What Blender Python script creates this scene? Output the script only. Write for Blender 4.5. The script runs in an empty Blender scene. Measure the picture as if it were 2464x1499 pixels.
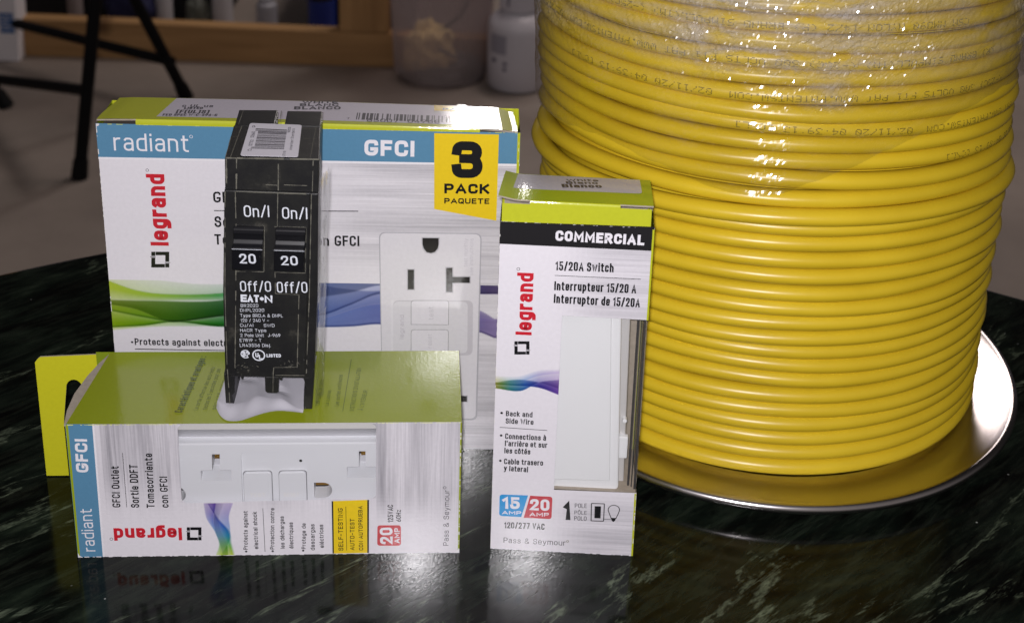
import bpy, bmesh, math, random
from math import sin, cos, pi, radians, exp, sqrt, atan2
from mathutils import Vector, Matrix, noise
random.seed(7)
S = bpy.context.scene
COL = S.collection
MM = 0.001

# ------------------------------------------------------------------ camera
cam = bpy.data.cameras.new("camera")
camo = bpy.data.objects.new("camera", cam)
COL.objects.link(camo)
S.camera = camo
RT_ = Vector((0.99949279, 0.0112265, 0.02980153))
UP_ = Vector((-0.03184596, 0.35234627, 0.93532772))
FW_ = Vector((0.0, 0.93580237, -0.35252507))
m = Matrix((RT_, UP_, -FW_)).transposed().to_4x4()
m.translation = Vector((0, 0, 0.26103))
camo.matrix_world = m
cam.sensor_fit = 'HORIZONTAL'
cam.sensor_width = 36.0
cam.lens = 36.0 * 3321.72 / 2464.0
cam.shift_x = 0.0
cam.shift_y = -560.03 / 2464.0
cam.clip_start = 0.01
cam.clip_end = 60.0
cam.dof.use_dof = True
cam.dof.focus_distance = 0.385
cam.dof.aperture_fstop = 27.0
S.render.resolution_x = 1024
S.render.resolution_y = 622
S.render.engine = 'CYCLES'
S.cycles.max_bounces = 10
S.cycles.glossy_bounces = 5
S.cycles.transparent_max_bounces = 12
S.cycles.caustics_reflective = True
S.cycles.blur_glossy = 0.3
S.cycles.sample_clamp_indirect = 6.0

# ------------------------------------------------------------------ world and lamps
W = bpy.data.worlds.new("World")
S.world = W
W.use_nodes = True
bg = W.node_tree.nodes["Background"]
# dim room: soft ambient fill added, brighter from behind the camera
_nt = W.node_tree
_tc = _nt.nodes.new('ShaderNodeTexCoord'); _sx = _nt.nodes.new('ShaderNodeSeparateXYZ')
_nt.links.new(_tc.outputs['Generated'], _sx.inputs[0])
_mr = _nt.nodes.new('ShaderNodeMapRange'); _mr.interpolation_type = 'SMOOTHSTEP'
_mr.inputs['From Min'].default_value = 0.35; _mr.inputs['From Max'].default_value = -0.9
_mr.inputs['To Min'].default_value = 0.012; _mr.inputs['To Max'].default_value = 0.20
_nt.links.new(_sx.outputs['Y'], _mr.inputs['Value']); _nt.links.new(_mr.outputs[0], bg.inputs[1])
bg.inputs[0].default_value = (0.98, 0.88, 0.86, 1)

def lamp(name, kind, loc, aim, power, color, sx, sy=None, shape='RECTANGLE'):
    l = bpy.data.lights.new(name, kind)
    l.energy = power
    l.color = color
    l.shape = shape
    l.size = sx
    if sy: l.size_y = sy
    o = bpy.data.objects.new(name, l)
    COL.objects.link(o)
    d = Vector(aim) - Vector(loc)
    o.location = loc
    o.rotation_euler = d.to_track_quat('-Z', 'Y').to_euler()
    return o
# the phone's own flash, a little to the right of its lens
lamp("phone_flash", 'AREA', (-0.004, -0.004, 0.268), (0.02, 0.34, 0.07), 1.58, (1.0, 0.965, 1.0), 0.010, shape='DISK')
# the ceiling light panel behind and to the right
lamp("ceiling_panel", 'AREA', (0.52, 2.97, 1.60), (0.52, 2.97, 0.0), 18.0, (1.0, 0.86, 0.80), 0.70, 0.94)
# a work lamp further back, above the rack
lamp("work_lamp", 'AREA', (0.03, 3.2, 0.97), (0.0, 0.4, 0.1), 6.0, (1.0, 0.94, 0.90), 0.26, shape='DISK')

S.view_settings.view_transform = 'Standard'
S.view_settings.look = 'None'
S.view_settings.exposure = 0.0
S.view_settings.gamma = 1.0
S.view_settings.use_curve_mapping = False

# ------------------------------------------------------------------ measured print layouts (millimetres on each panel)
# generated
C_TEXT=[('radiant', 4.56, 99.74, 25.75, 99.65, 5.41, 0, 'w'), ('GFCI', 75.72, 99.61, 90.0, 99.5, 4.93, 2, 'w'), ('3', 100.81, 93.07, 109.68, 93.08, 11.52, 3, 'k'), ('PACK', 98.74, 88.07, 111.79, 88.15, 3.14, 3, 'k'), ('PAQUETE', 98.78, 84.82, 111.87, 84.91, 1.75, 2, 'k'), ('legrand', 18.31, 69.59, 18.31, 92.59, 5.27, 2, 'r'), ('GFCI Outlet', 31.99, 83.87, 54.3, 84.03, 3.46, 1, 'k'), ('Sortie DDFT', 31.98, 75.95, 54.69, 75.97, 3.51, 1, 'k'), ('Tomacorriente con GFCI', 31.72, 70.24, 74.03, 70.46, 3.4, 1, 'k'), ('Protects against electrical shock', 6.24, 35.96, 45.51, 35.87, 2.31, 1, 'k'), ('Protection contre les', 5.91, 31.02, 35.32, 31.05, 2.33, 1, 'k'), ('test monthly', 105.85, 64.23, 105.83, 73.56, 1.13, 0, 'g'), ('see instructions', 107.63, 61.48, 107.48, 73.59, 1.08, 0, 'g'), ('test', 95.98, 46.08, 95.93, 50.63, 1.49, 0, 'g'), ('reset', 95.57, 36.3, 95.52, 41.21, 1.25, 0, 'g'), ('legrand', 87.14, 39.35, 87.12, 47.64, 1.3, 1, 'g')]
C_POLY={'band': [(-0.1, 107.98), (120.21, 107.5), (120.28, 97.75), (-0.07, 97.57)], 'line': [(-0.07, 97.57), (120.28, 97.75), (120.3, 97.1), (-0.11, 96.92)], 'tag': [(95.63, 106.9), (114.12, 106.87), (114.08, 79.49), (95.86, 82.93)], 'rule1': [(31.99, 81.33), (73.77, 81.92), (73.77, 81.65), (31.98, 81.06)], 'rule2': [(6.15, 34.58), (32.96, 34.51), (32.95, 34.22), (6.13, 34.29)], 'bullet': [(5.42, 36.81)], 'outlet': [(80.09, 74.88), (109.55, 74.98), (109.39, 11.22), (80.67, 11.36)], 'ground': [(92.55, 73.47), (97.26, 73.51), (97.29, 71.49), (97.01, 70.12), (96.24, 69.01), (95.03, 68.55), (93.8, 68.86), (92.92, 70.05), (92.56, 71.4)], 'slotL': [(88.26, 62.92), (90.07, 62.95), (90.11, 56.32), (88.28, 56.29)], 'slotR': [(99.63, 63.73), (101.44, 63.76), (101.56, 55.63), (99.73, 55.59)], 'slotH': [(101.49, 60.71), (106.65, 60.8), (106.69, 58.85), (101.52, 58.76)], 'slotB': [(104.13, 19.44), (106.57, 19.42), (106.61, 17.45), (104.16, 17.41)], 'recess': [(84.04, 52.51), (107.2, 52.8), (107.41, 34.46), (84.04, 34.09)], 'btn1': [(89.33, 52.49), (100.47, 52.68), (100.48, 44.5), (89.37, 44.43)], 'btn2': [(89.37, 42.49), (100.5, 42.67), (100.52, 33.77), (89.41, 33.59)], 'logo': [(13.07, 67.5), (18.3, 67.59), (18.0, 62.39), (12.75, 62.3)], 'reg': [(13.54, 93.71)], 'reg2': [(26.59, 104.44)]}
C_RIB={'L0': [(-0.22, 65.73), (6.72, 60.96), (15.74, 58.04), (33.08, 57.1)], 'L1': [(-0.26, 57.76), (7.39, 54.8), (15.48, 53.57), (32.95, 54.12)], 'L2': [(-0.36, 51.24), (9.88, 51.1), (32.84, 51.62)], 'L2b': [(-0.31, 49.67), (6.96, 48.23), (18.76, 44.01)], 'L3': [(-0.19, 47.48), (9.52, 45.44), (18.76, 44.01), (32.6, 46.14)], 'L4': [(-0.16, 41.79), (9.33, 42.59), (18.76, 44.01), (32.45, 42.65)], 'L5': [(-0.23, 40.84), (14.82, 42.36)], 'R0': [(62.03, 61.79), (71.83, 63.9), (79.75, 65.97)], 'R1': [(61.97, 59.01), (71.78, 59.46), (79.87, 59.49)], 'R2': [(61.94, 57.06), (67.81, 56.33), (79.86, 55.7)], 'R3': [(61.86, 53.14), (71.73, 55.0), (79.87, 57.38)], 'R4': [(61.74, 46.93), (70.69, 50.48), (79.85, 54.58)], 'R5': [(61.72, 45.8), (79.84, 51.2)], 'R6': [(61.66, 42.94), (71.6, 43.39), (79.81, 44.27)], 'S0': [(109.7, 67.77), (114.35, 67.96)], 'S1': [(109.8, 63.19), (114.45, 64.1)], 'S2': [(109.73, 55.09), (114.19, 55.17)], 'S3': [(109.75, 49.44), (114.3, 46.67)], 'S4': [(109.8, 47.17), (114.31, 46.39)], 'S5': [(109.61, 42.02), (114.47, 40.08)]}
CT_TEXT=[('BLANCO', 54.41, 11.15, 67.88, 12.29, 2.65, 2, 'd'), ('BLANC', 55.72, 14.22, 67.03, 15.18, 2.38, 2, 'd'), ('WHITE', 56.19, 16.8, 66.54, 17.69, 2.11, 2, 'd'), ('FED SPEC W-C-596-G', 18.06, 3.06, 33.42, 3.77, 1.83, 1, 'd'), ('[F(UL)S]', 21.28, 5.61, 30.68, 5.82, 2.85, 1, 'd'), ('LISTED', 22.91, 9.22, 28.33, 9.53, 1.74, 2, 'd'), ('c UL us', 21.97, 11.04, 30.86, 11.36, 2.19, 1, 'd'), ('7', 70.43, 3.89, 71.2, 3.95, 1.55, 0, 'd'), ('85007  04968', 76.29, 2.38, 97.08, 2.98, 2.86, 0, 'd'), ('8', 101.46, 3.12, 102.47, 3.2, 1.54, 0, 'd'), ('PACK', 97.66, 14.53, 105.87, 14.76, 2.09, 2, 'd'), ('3', 102.01, 17.35, 104.89, 17.6, 2.83, 2, 'd')]
CT_POLY={'label': [(16.47, 1.99), (17.96, 19.05), (109.33, 21.63), (104.62, 2.51)], 'tag': [(95.23, 12.71), (110.45, 11.92), (110.5, 21.27), (94.98, 20.89)], 'bars': [(73.0, 4.1), (100.14, 4.11), (100.04, 9.46), (72.89, 9.92)], 'front': [(0.26, -0.06), (119.47, -0.13)], 'back': [(2.48, 18.46), (117.42, 20.41)]}
B_TEXT=[('COMMERCIAL', 14.32, 97.66, 37.09, 97.46, 2.93, 3, 'w'), ('15/20A Switch', 14.65, 89.11, 29.72, 89.28, 2.62, 1, 'k'), ('Interrupteur 15/20 A', 14.61, 83.27, 35.89, 83.46, 2.65, 1, 'k'), ('Interruptor de 15/20A', 14.63, 79.5, 37.11, 79.37, 2.67, 1, 'k'), ('legrand', 9.22, 69.5, 9.13, 87.97, 4.27, 2, 'r'), ('Back and', 3.15, 44.11, 10.32, 44.11, 1.68, 1, 'k'), ('Side Wire', 3.14, 41.75, 10.69, 41.76, 1.69, 1, 'k'), ('Connections à', 3.14, 36.81, 14.26, 36.86, 1.79, 1, 'k'), ("l'arrière et sur", 3.13, 34.49, 14.71, 34.57, 1.8, 1, 'k'), ('les côtés', 3.05, 32.16, 10.16, 32.15, 1.81, 1, 'k'), ('Cable trasero', 3.08, 28.61, 13.77, 28.73, 1.82, 1, 'k'), ('y lateral', 3.07, 26.43, 9.71, 26.31, 1.83, 1, 'k'), ('15', 3.04, 13.79, 7.88, 13.96, 3.98, 2, 'w'), ('AMP', 3.02, 11.98, 8.34, 12.09, 1.18, 2, 'w'), ('20', 10.64, 13.73, 16.1, 13.86, 3.85, 2, 'w'), ('AMP', 10.71, 11.81, 16.04, 11.98, 1.23, 2, 'w'), ('120/277 VAC', 3.7, 7.29, 15.0, 7.4, 2.1, 1, 'k'), ('Pass & Seymour', 3.68, 2.3, 21.11, 2.42, 1.79, 0, 'k'), ('1', 20.16, 11.11, 22.09, 11.18, 6.12, 3, 'k'), ('POLE', 23.11, 15.38, 26.42, 15.51, 1.43, 0, 'k'), ('PÔLE', 23.1, 13.2, 26.49, 13.27, 1.22, 0, 'k'), ('POLO', 23.13, 11.14, 26.54, 11.19, 1.44, 0, 'k')]
B_POLY={'band': [(0.08, 102.37), (39.41, 102.82), (39.34, 95.94), (0.07, 95.98)], 'rule1': [(14.57, 87.63), (36.86, 87.68), (36.87, 87.52), (14.58, 87.48)], 'rule2': [(1.6, 40.47), (14.49, 40.2), (14.5, 40.03), (1.6, 40.3)], 'bul': [(1.98, 44.97), (2.03, 37.77), (2.03, 29.59)], 'win': [(17.0, 75.91), (39.47, 75.94), (39.76, 21.65), (17.14, 21.06)], 'logo': [(4.74, 67.4), (8.73, 67.62), (8.87, 63.58), (4.86, 63.35)], 'reg': [(5.11, 88.92)], 'reg2': [(21.6, 3.81)], 'blue': [(2.14, 18.47), (10.03, 18.63), (8.36, 11.24), (2.18, 11.28)], 'red': [(10.59, 18.56), (16.77, 18.57), (16.8, 11.07), (9.03, 11.06)], 'icon': [(27.64, 17.04), (31.21, 17.13), (31.3, 11.27), (27.82, 11.19)], 'iconin': [(28.58, 16.17), (30.33, 16.23), (30.41, 12.18), (28.7, 12.13)], 'bulb': [(33.94, 15.25), (35.62, 15.36)], 'bulbbase': [(33.36, 12.55), (34.62, 12.55), (34.51, 11.69), (33.99, 11.18), (33.52, 11.63)], 'bulbline': [(31.3, 12.08), (33.5, 12.03), (33.51, 11.89), (31.31, 11.94)]}
B_RIB={'a0': [(-0.04, 56.53), (5.92, 56.62), (11.51, 58.82), (16.99, 59.38)], 'a1': [(0.0, 54.88), (5.97, 54.8), (11.57, 57.18), (17.04, 58.31)], 'a2': [(0.03, 53.8), (5.29, 53.77), (11.7, 53.47), (17.33, 51.47)], 'a3': [(0.06, 52.64), (6.77, 52.2), (11.64, 55.12), (17.13, 56.26)], 'a4': [(0.01, 54.47), (5.95, 55.63), (11.64, 55.12), (17.25, 53.37)]}
BT_TEXT=[('Blanco', 15.67, 10.89, 26.14, 12.2, 2.88, 2, 'd'), ('Blanc', 16.75, 14.03, 25.12, 15.16, 2.16, 2, 'd'), ('White', 16.79, 16.47, 25.33, 17.63, 1.93, 2, 'd')]
BT_POLY={'label': [(2.76, 8.09), (3.57, 20.41), (35.89, 21.38), (36.42, 9.38)], 'lid': [(-0.72, 1.17), (38.91, 3.09), (38.99, 19.89), (0.42, 19.6)], 'slits': [(7.46, 1.18), (30.46, 1.56)]}
SW_POLY={'paddle': [(17.02, 74.98), (29.93, 74.96), (32.52, 23.87), (17.04, 22.93)], 'frame': [(29.93, 74.96), (32.65, 74.95), (34.9, 20.76), (17.16, 20.12)], 'edge': [(32.65, 74.95), (35.3, 74.93), (36.33, 21.29), (34.9, 20.76)]}
A_TEXT=[('GFCI', 4.95, 27.97, 5.36, 38.51, 3.25, 2, 'w'), ('radiant', 4.83, 2.0, 4.86, 16.11, 3.29, 0, 'w'), ('GFCI Outlet', 12.63, 16.52, 13.06, 29.87, 2.14, 1, 'k'), ('Sortie DDFT', 17.65, 16.35, 18.06, 30.31, 2.23, 1, 'k'), ('Tomacorriente', 21.77, 16.2, 22.15, 33.87, 2.15, 1, 'k'), ('con GFCI', 25.54, 16.31, 25.71, 26.41, 2.11, 1, 'k'), ('legrand', 28.66, 9.57, 10.21, 9.67, 4.18, 2, 'r'), ('Protects against', 46.35, 1.93, 46.77, 14.88, 1.17, 1, 'k'), ('electrical shock', 49.29, 2.14, 49.28, 14.64, 1.2, 1, 'k'), ('Protection contre', 53.65, 1.95, 54.08, 15.75, 1.17, 1, 'k'), ('les décharges', 56.52, 2.12, 56.59, 13.01, 1.17, 1, 'k'), ('électriques', 58.94, 2.17, 58.99, 10.96, 1.17, 1, 'k'), ('Protege de', 62.31, 1.95, 62.51, 10.58, 1.14, 1, 'k'), ('descargas', 64.79, 1.48, 64.9, 10.26, 1.18, 1, 'k'), ('eléctricas', 67.34, 2.3, 67.27, 10.1, 1.18, 1, 'k'), ('SELF-TESTING', 72.69, 1.24, 72.71, 15.52, 1.32, 1, 'k'), ('AUTO-TEST', 75.78, 1.32, 75.89, 12.0, 1.25, 1, 'k'), ('CON AUTOPRUEBA', 78.21, 1.28, 78.09, 16.16, 1.18, 1, 'k'), ('20', 86.5, 3.3, 86.33, 8.91, 3.58, 2, 'w'), ('AMP', 88.34, 3.53, 88.33, 8.67, 1.5, 2, 'w'), ('125VAC', 86.57, 10.6, 86.5, 16.47, 1.52, 1, 'k'), ('60Hz', 88.68, 10.78, 88.67, 14.77, 1.35, 1, 'k'), ('Pass & Seymour', 101.92, 2.52, 101.94, 21.19, 1.47, 0, 'k')]
A_POLY={'band': [(0.04, 43.23), (7.04, 43.18), (6.66, -0.3), (-0.07, -0.2)], 'line': [(7.04, 43.18), (7.5, 43.17), (7.14, -0.31), (6.66, -0.3)], 'rule1': [(14.28, 34.04), (14.41, 34.04), (14.34, 16.5), (14.21, 16.5)], 'rule2': [(50.88, 15.66), (51.01, 15.66), (51.14, 1.05), (51.01, 1.05)], 'rule3': [(73.5, 16.01), (73.64, 16.0), (73.7, 1.22), (73.56, 1.22)], 'bul': [(45.88, 1.25), (53.18, 1.27), (61.57, 1.32)], 'ybox': [(70.14, 17.83), (79.44, 18.14), (79.32, 0.28), (70.07, 0.2)], 'kbar1': [(69.73, 17.84), (70.14, 17.83), (70.07, 0.2), (69.69, 0.21)], 'kbar2': [(79.44, 18.14), (79.92, 18.13), (79.77, 0.27), (79.32, 0.28)], 'badge': [(82.18, 9.6), (88.68, 9.52), (88.69, 2.58), (82.08, 2.68)], 'win': [(29.49, 43.27), (81.9, 43.03), (81.78, 18.77), (29.16, 17.59)], 'logo': [(30.04, 9.65), (34.04, 9.6), (33.83, 5.21), (29.89, 5.27)], 'reg': [(9.4, 5.97)], 'reg2': [(100.62, 21.91)]}
A_RIB={'a0': [(35.01, 17.51), (35.6, 12.4), (37.68, 7.75), (38.54, 3.58), (37.54, 0.04)], 'a1': [(36.05, 17.5), (38.51, 12.37), (41.26, 8.21), (41.71, 4.06), (42.39, -0.03)], 'a2': [(38.33, 17.47), (37.47, 12.38), (37.7, 8.26), (38.77, 4.1), (39.43, 0.01)], 'a3': [(42.89, 17.41), (41.68, 13.35), (41.78, 8.72), (41.55, 5.1), (38.8, 0.02)], 'a4': [(40.4, 17.44), (38.93, 12.36), (39.19, 8.76), (40.66, 4.07), (40.91, -0.01)]}
AT_TEXT=[('Caractéristiques et avantages :', 29.83, 4.51, 32.18, 32.35, 2.16, 1, 'o'), ('• La sortie effectue des auto-tests', 33.67, 4.83, 35.42, 26.69, 1.19, 0, 'o'), ('toutes les 3 secondes pour une', 36.17, 5.88, 37.13, 25.88, 1.23, 0, 'o'), ('sécurité optimale', 38.56, 5.86, 39.58, 23.1, 1.15, 0, 'o'), ("INSTRUCTIONS D'INSTALLATION", 75.84, 4.89, 76.85, 25.95, 1.25, 0, 'o'), ("À L'INTÉRIEUR", 78.25, 5.02, 79.13, 14.63, 1.2, 0, 'o'), ('• Les sorties extérieures', 71.59, 6.33, 71.74, 22.58, 1.17, 0, 'o'), ('• La cuisines', 68.72, 6.36, 69.05, 14.73, 1.07, 0, 'o'), ('• Les salles de bains', 66.28, 6.78, 66.56, 20.1, 1.16, 0, 'o'), ('• Les garages', 63.27, 5.25, 63.48, 16.41, 1.25, 0, 'o')]
AT_POLY={'rule': [(72.72, 4.77), (72.85, 4.76), (73.78, 30.49), (73.64, 30.49)], 'corners': [(-0.02, 0.19), (105.06, -0.41), (104.94, 35.57), (3.9, 34.86)]}
AT_LENS=[(-0.38, 0.19), (-1.17, 6.49), (-1.1, 14.58), (0.44, 23.48), (2.33, 30.28), (3.95, 34.52), (4.35, 33.26), (1.24, 0.6)]
OUT={'band': [(28.8, 42.84), (82.1, 42.64), (82.07, 35.22), (28.38, 35.22)], 'Lv': [(37.74, 32.28), (39.75, 32.26), (39.51, 26.91), (37.49, 26.94)], 'Lh': [(34.47, 26.97), (42.71, 26.96), (42.57, 23.61), (34.3, 23.58)], 'Rv': [(77.24, 32.84), (79.0, 32.83), (79.03, 27.74), (77.2, 27.75)], 'Rh': [(73.93, 27.71), (82.71, 27.78), (82.7, 24.33), (73.89, 24.26)], 'gl': [(27.85, 19.46), (29.93, 19.23)], 'gr': [(64.93, 22.75), (67.83, 22.72), (69.73, 20.22), (67.74, 17.63), (64.83, 17.66)], 'rec': [(45.5, 32.85), (63.05, 32.77), (62.93, 15.52), (45.14, 15.74)], 'b1': [(45.77, 25.87), (53.48, 26.04), (53.22, 15.64), (45.31, 15.73)], 'b2': [(55.37, 26.1), (62.8, 26.14), (62.86, 15.52), (55.06, 15.61)], 'bar': [(53.65, 26.03), (55.17, 26.1), (54.93, 15.62), (53.32, 15.64)], 'led': [(61.34, 29.22)], 'emb1': [(29.18, 31.56), (36.51, 31.0)], 'emb2': [(47.16, 28.87), (59.99, 29.15)], 't1': [(47.46, 18.61), (51.55, 18.77)], 't2': [(56.15, 18.93), (61.79, 19.28)]}
K_TEXT=[('On/I', 7.46, 100.99, 13.95, 101.12, 3.25, 0, 'w'), ('On/I', 17.26, 100.81, 23.7, 100.88, 3.26, 0, 'w'), ('20', 6.21, 87.51, 10.49, 87.61, 3.07, 1, 'w'), ('20', 16.96, 87.36, 21.29, 87.51, 2.96, 1, 'w'), ('Off/O', 5.65, 79.21, 13.74, 79.45, 3.07, 0, 'w'), ('Off/O', 15.28, 79.23, 23.27, 79.47, 3.18, 0, 'w'), ('EATON', 5.62, 76.13, 13.98, 76.38, 2.2, 4, 'w'), ('BR2020', 5.56, 74.52, 10.18, 74.69, 0.94, 0, 'w'), ('DNPL2020', 5.36, 73.13, 11.69, 73.36, 0.94, 0, 'w'), ('Type BRD,A & DNPL', 5.3, 71.57, 16.57, 71.87, 0.95, 0, 'w'), ('120 / 240 V ~', 5.38, 70.06, 12.86, 70.34, 0.95, 0, 'w'), ('Cu/Al', 5.18, 68.6, 8.65, 68.73, 0.95, 0, 'w'), ('SWD', 11.44, 68.77, 14.28, 68.88, 0.95, 0, 'w'), ('HACR Type', 5.12, 67.08, 12.03, 67.28, 0.95, 0, 'w'), ('2 Pole Unit  J-969', 5.06, 65.56, 15.76, 65.9, 0.96, 0, 'w'), ('E7819 - T', 4.9, 64.03, 10.65, 64.24, 0.96, 0, 'w'), ('LR43556 Disj.', 4.84, 62.5, 13.11, 62.75, 0.96, 0, 'w'), ('LISTED', 11.87, 59.52, 15.72, 59.66, 1.03, 2, 'w'), ('UL', 8.79, 59.22, 10.81, 59.22, 1.77, 2, 'w'), ('SP', 5.39, 59.5, 7.41, 59.54, 1.61, 2, 'w')]
K_POLY={'togL': [(4.72, 97.78), (12.42, 97.9), (11.77, 85.71), (3.97, 85.54)], 'togLmid': [(4.46, 91.54), (12.21, 91.71)], 'togR': [(15.27, 97.89), (23.12, 98.06), (22.6, 85.83), (14.8, 85.66)], 'csa': [(6.23, 60.3), (7.51, 60.35)], 'ul': [(9.77, 60.06), (11.54, 60.13)], 'seam': [(16.57, 117.41), (15.84, 97.91)], 'seam2': [(14.88, 85.28), (14.78, 78.88), (20.98, 78.78), (19.94, 56.72), (13.65, 56.38), (13.45, 54.82)], 'bodybot': [(3.04, 52.86), (11.09, 53.16)], 'bodybotR': [(14.88, 53.3), (21.25, 53.54)], 'legL': [(0.29, 53.98), (3.07, 53.76), (2.75, 43.15), (0.38, 43.15)], 'legR': [(21.25, 53.54), (24.05, 53.88), (23.49, 44.01), (21.09, 43.92)], 'peg': [(11.09, 53.16), (14.88, 53.3), (14.59, 48.38), (11.07, 48.25)], 'step': [(3.12, 108.2), (26.64, 108.25)], 'left': [(3.04, 116.94), (2.66, 108.45), (3.12, 108.2), (2.04, 54.39)], 'lineL': [(6.07, 117.04), (5.48, 108.29), (5.28, 97.54), (2.04, 54.39)], 'right': [(27.06, 117.77), (26.64, 108.25), (24.36, 55.22)], 'lineR': [(25.41, 116.95), (24.55, 98.22), (22.38, 55.15)]}
KT_POLY={'label': [(5.33, 22.51), (19.31, 21.67), (21.57, 0.69), (6.86, 1.13)], 'towL': [(1.38, 33.18), (10.67, 32.8), (12.53, 22.89), (4.69, 22.24)], 'towR': [(14.59, 32.43), (23.08, 31.28), (24.56, 18.37), (15.38, 23.8)], 'bars': [(7.9, 18.75), (15.97, 18.11), (17.27, 5.17), (9.06, 5.34)], 'outline': [(3.35, 0.46), (27.02, -1.25), (23.89, 26.76), (1.94, 25.83)]}
SLIP=[(-2.24, -0.28), (-0.69, -3.6), (2.7, -6.52), (5.4, -6.14), (7.84, -4.33), (10.96, -2.23), (14.25, -0.95), (17.78, -1.0), (21.38, -1.53), (21.84, 0.08)]


# ------------------------------------------------------------------ colours
def lin1(c):
    c /= 255.0
    return c / 12.92 if c <= 0.04045 else ((c + 0.055) / 1.055) ** 2.4
def rgb(r, g, b, k=1.15, a=0.0):
    return (min(lin1(r) * k, .86), min(lin1(g) * k, .86), min(lin1(b) * k, .86), a)
WHITE = (0.76, 0.735, 0.78, 0.0)
INK = {'w': (0.80, 0.78, 0.83, 0), 'k': (0.005, 0.005, 0.007, 0), 'r': (0.56, 0.016, 0.03, 0),
       'g': (0.53, 0.51, 0.55, 0), 'd': (0.05, 0.045, 0.055, 0), 'o': (0.05, 0.085, 0.012, 0)}
BLUE = (0.095, 0.245, 0.39, 0)
GREEN = (0.47, 0.50, 0.016, 0)
YELLOW = (0.80, 0.57, 0.012, 0)
OUTPR = (0.70, 0.68, 0.72, 0)

# ------------------------------------------------------------------ materials
def new_mat(name):
    mt = bpy.data.materials.new(name)
    mt.use_nodes = True
    nt = mt.node_tree
    return mt, nt, nt.nodes["Principled BSDF"]
def link(nt, a, b): nt.links.new(a, b)
def simple(name, col, rough=0.5, metal=0.0, spec=0.5, coat=0.0, coat_r=0.1, noise_s=0, noise_a=0.0, bump=0.0, bump_s=0):
    mt, nt, p = new_mat(name)
    p.inputs['Base Color'].default_value = (*col[:3], 1)
    p.inputs['Roughness'].default_value = rough
    p.inputs['Metallic'].default_value = metal
    p.inputs['Specular IOR Level'].default_value = spec
    p.inputs['Coat Weight'].default_value = coat
    p.inputs['Coat Roughness'].default_value = coat_r
    tc = nt.nodes.new('ShaderNodeTexCoord')
    if noise_s:
        n = nt.nodes.new('ShaderNodeTexNoise')
        n.inputs['Scale'].default_value = noise_s
        n.inputs['Detail'].default_value = 6
        link(nt, tc.outputs['Object'], n.inputs['Vector'])
        mx = nt.nodes.new('ShaderNodeMix'); mx.data_type = 'RGBA'
        mx.inputs[6].default_value = (*[c * (1 - noise_a) for c in col[:3]], 1)
        mx.inputs[7].default_value = (*[min(1, c * (1 + noise_a)) for c in col[:3]], 1)
        link(nt, n.outputs['Fac'], mx.inputs[0])
        link(nt, mx.outputs[2], p.inputs['Base Color'])
    if bump:
        n = nt.nodes.new('ShaderNodeTexNoise')
        n.inputs['Scale'].default_value = bump_s
        n.inputs['Detail'].default_value = 5
        link(nt, tc.outputs['Object'], n.inputs['Vector'])
        b = nt.nodes.new('ShaderNodeBump')
        b.inputs['Strength'].default_value = bump
        b.inputs['Distance'].default_value = 0.0004
        link(nt, n.outputs['Fac'], b.inputs['Height'])
        link(nt, b.outputs['Normal'], p.inputs['Normal'])
    return mt

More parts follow.
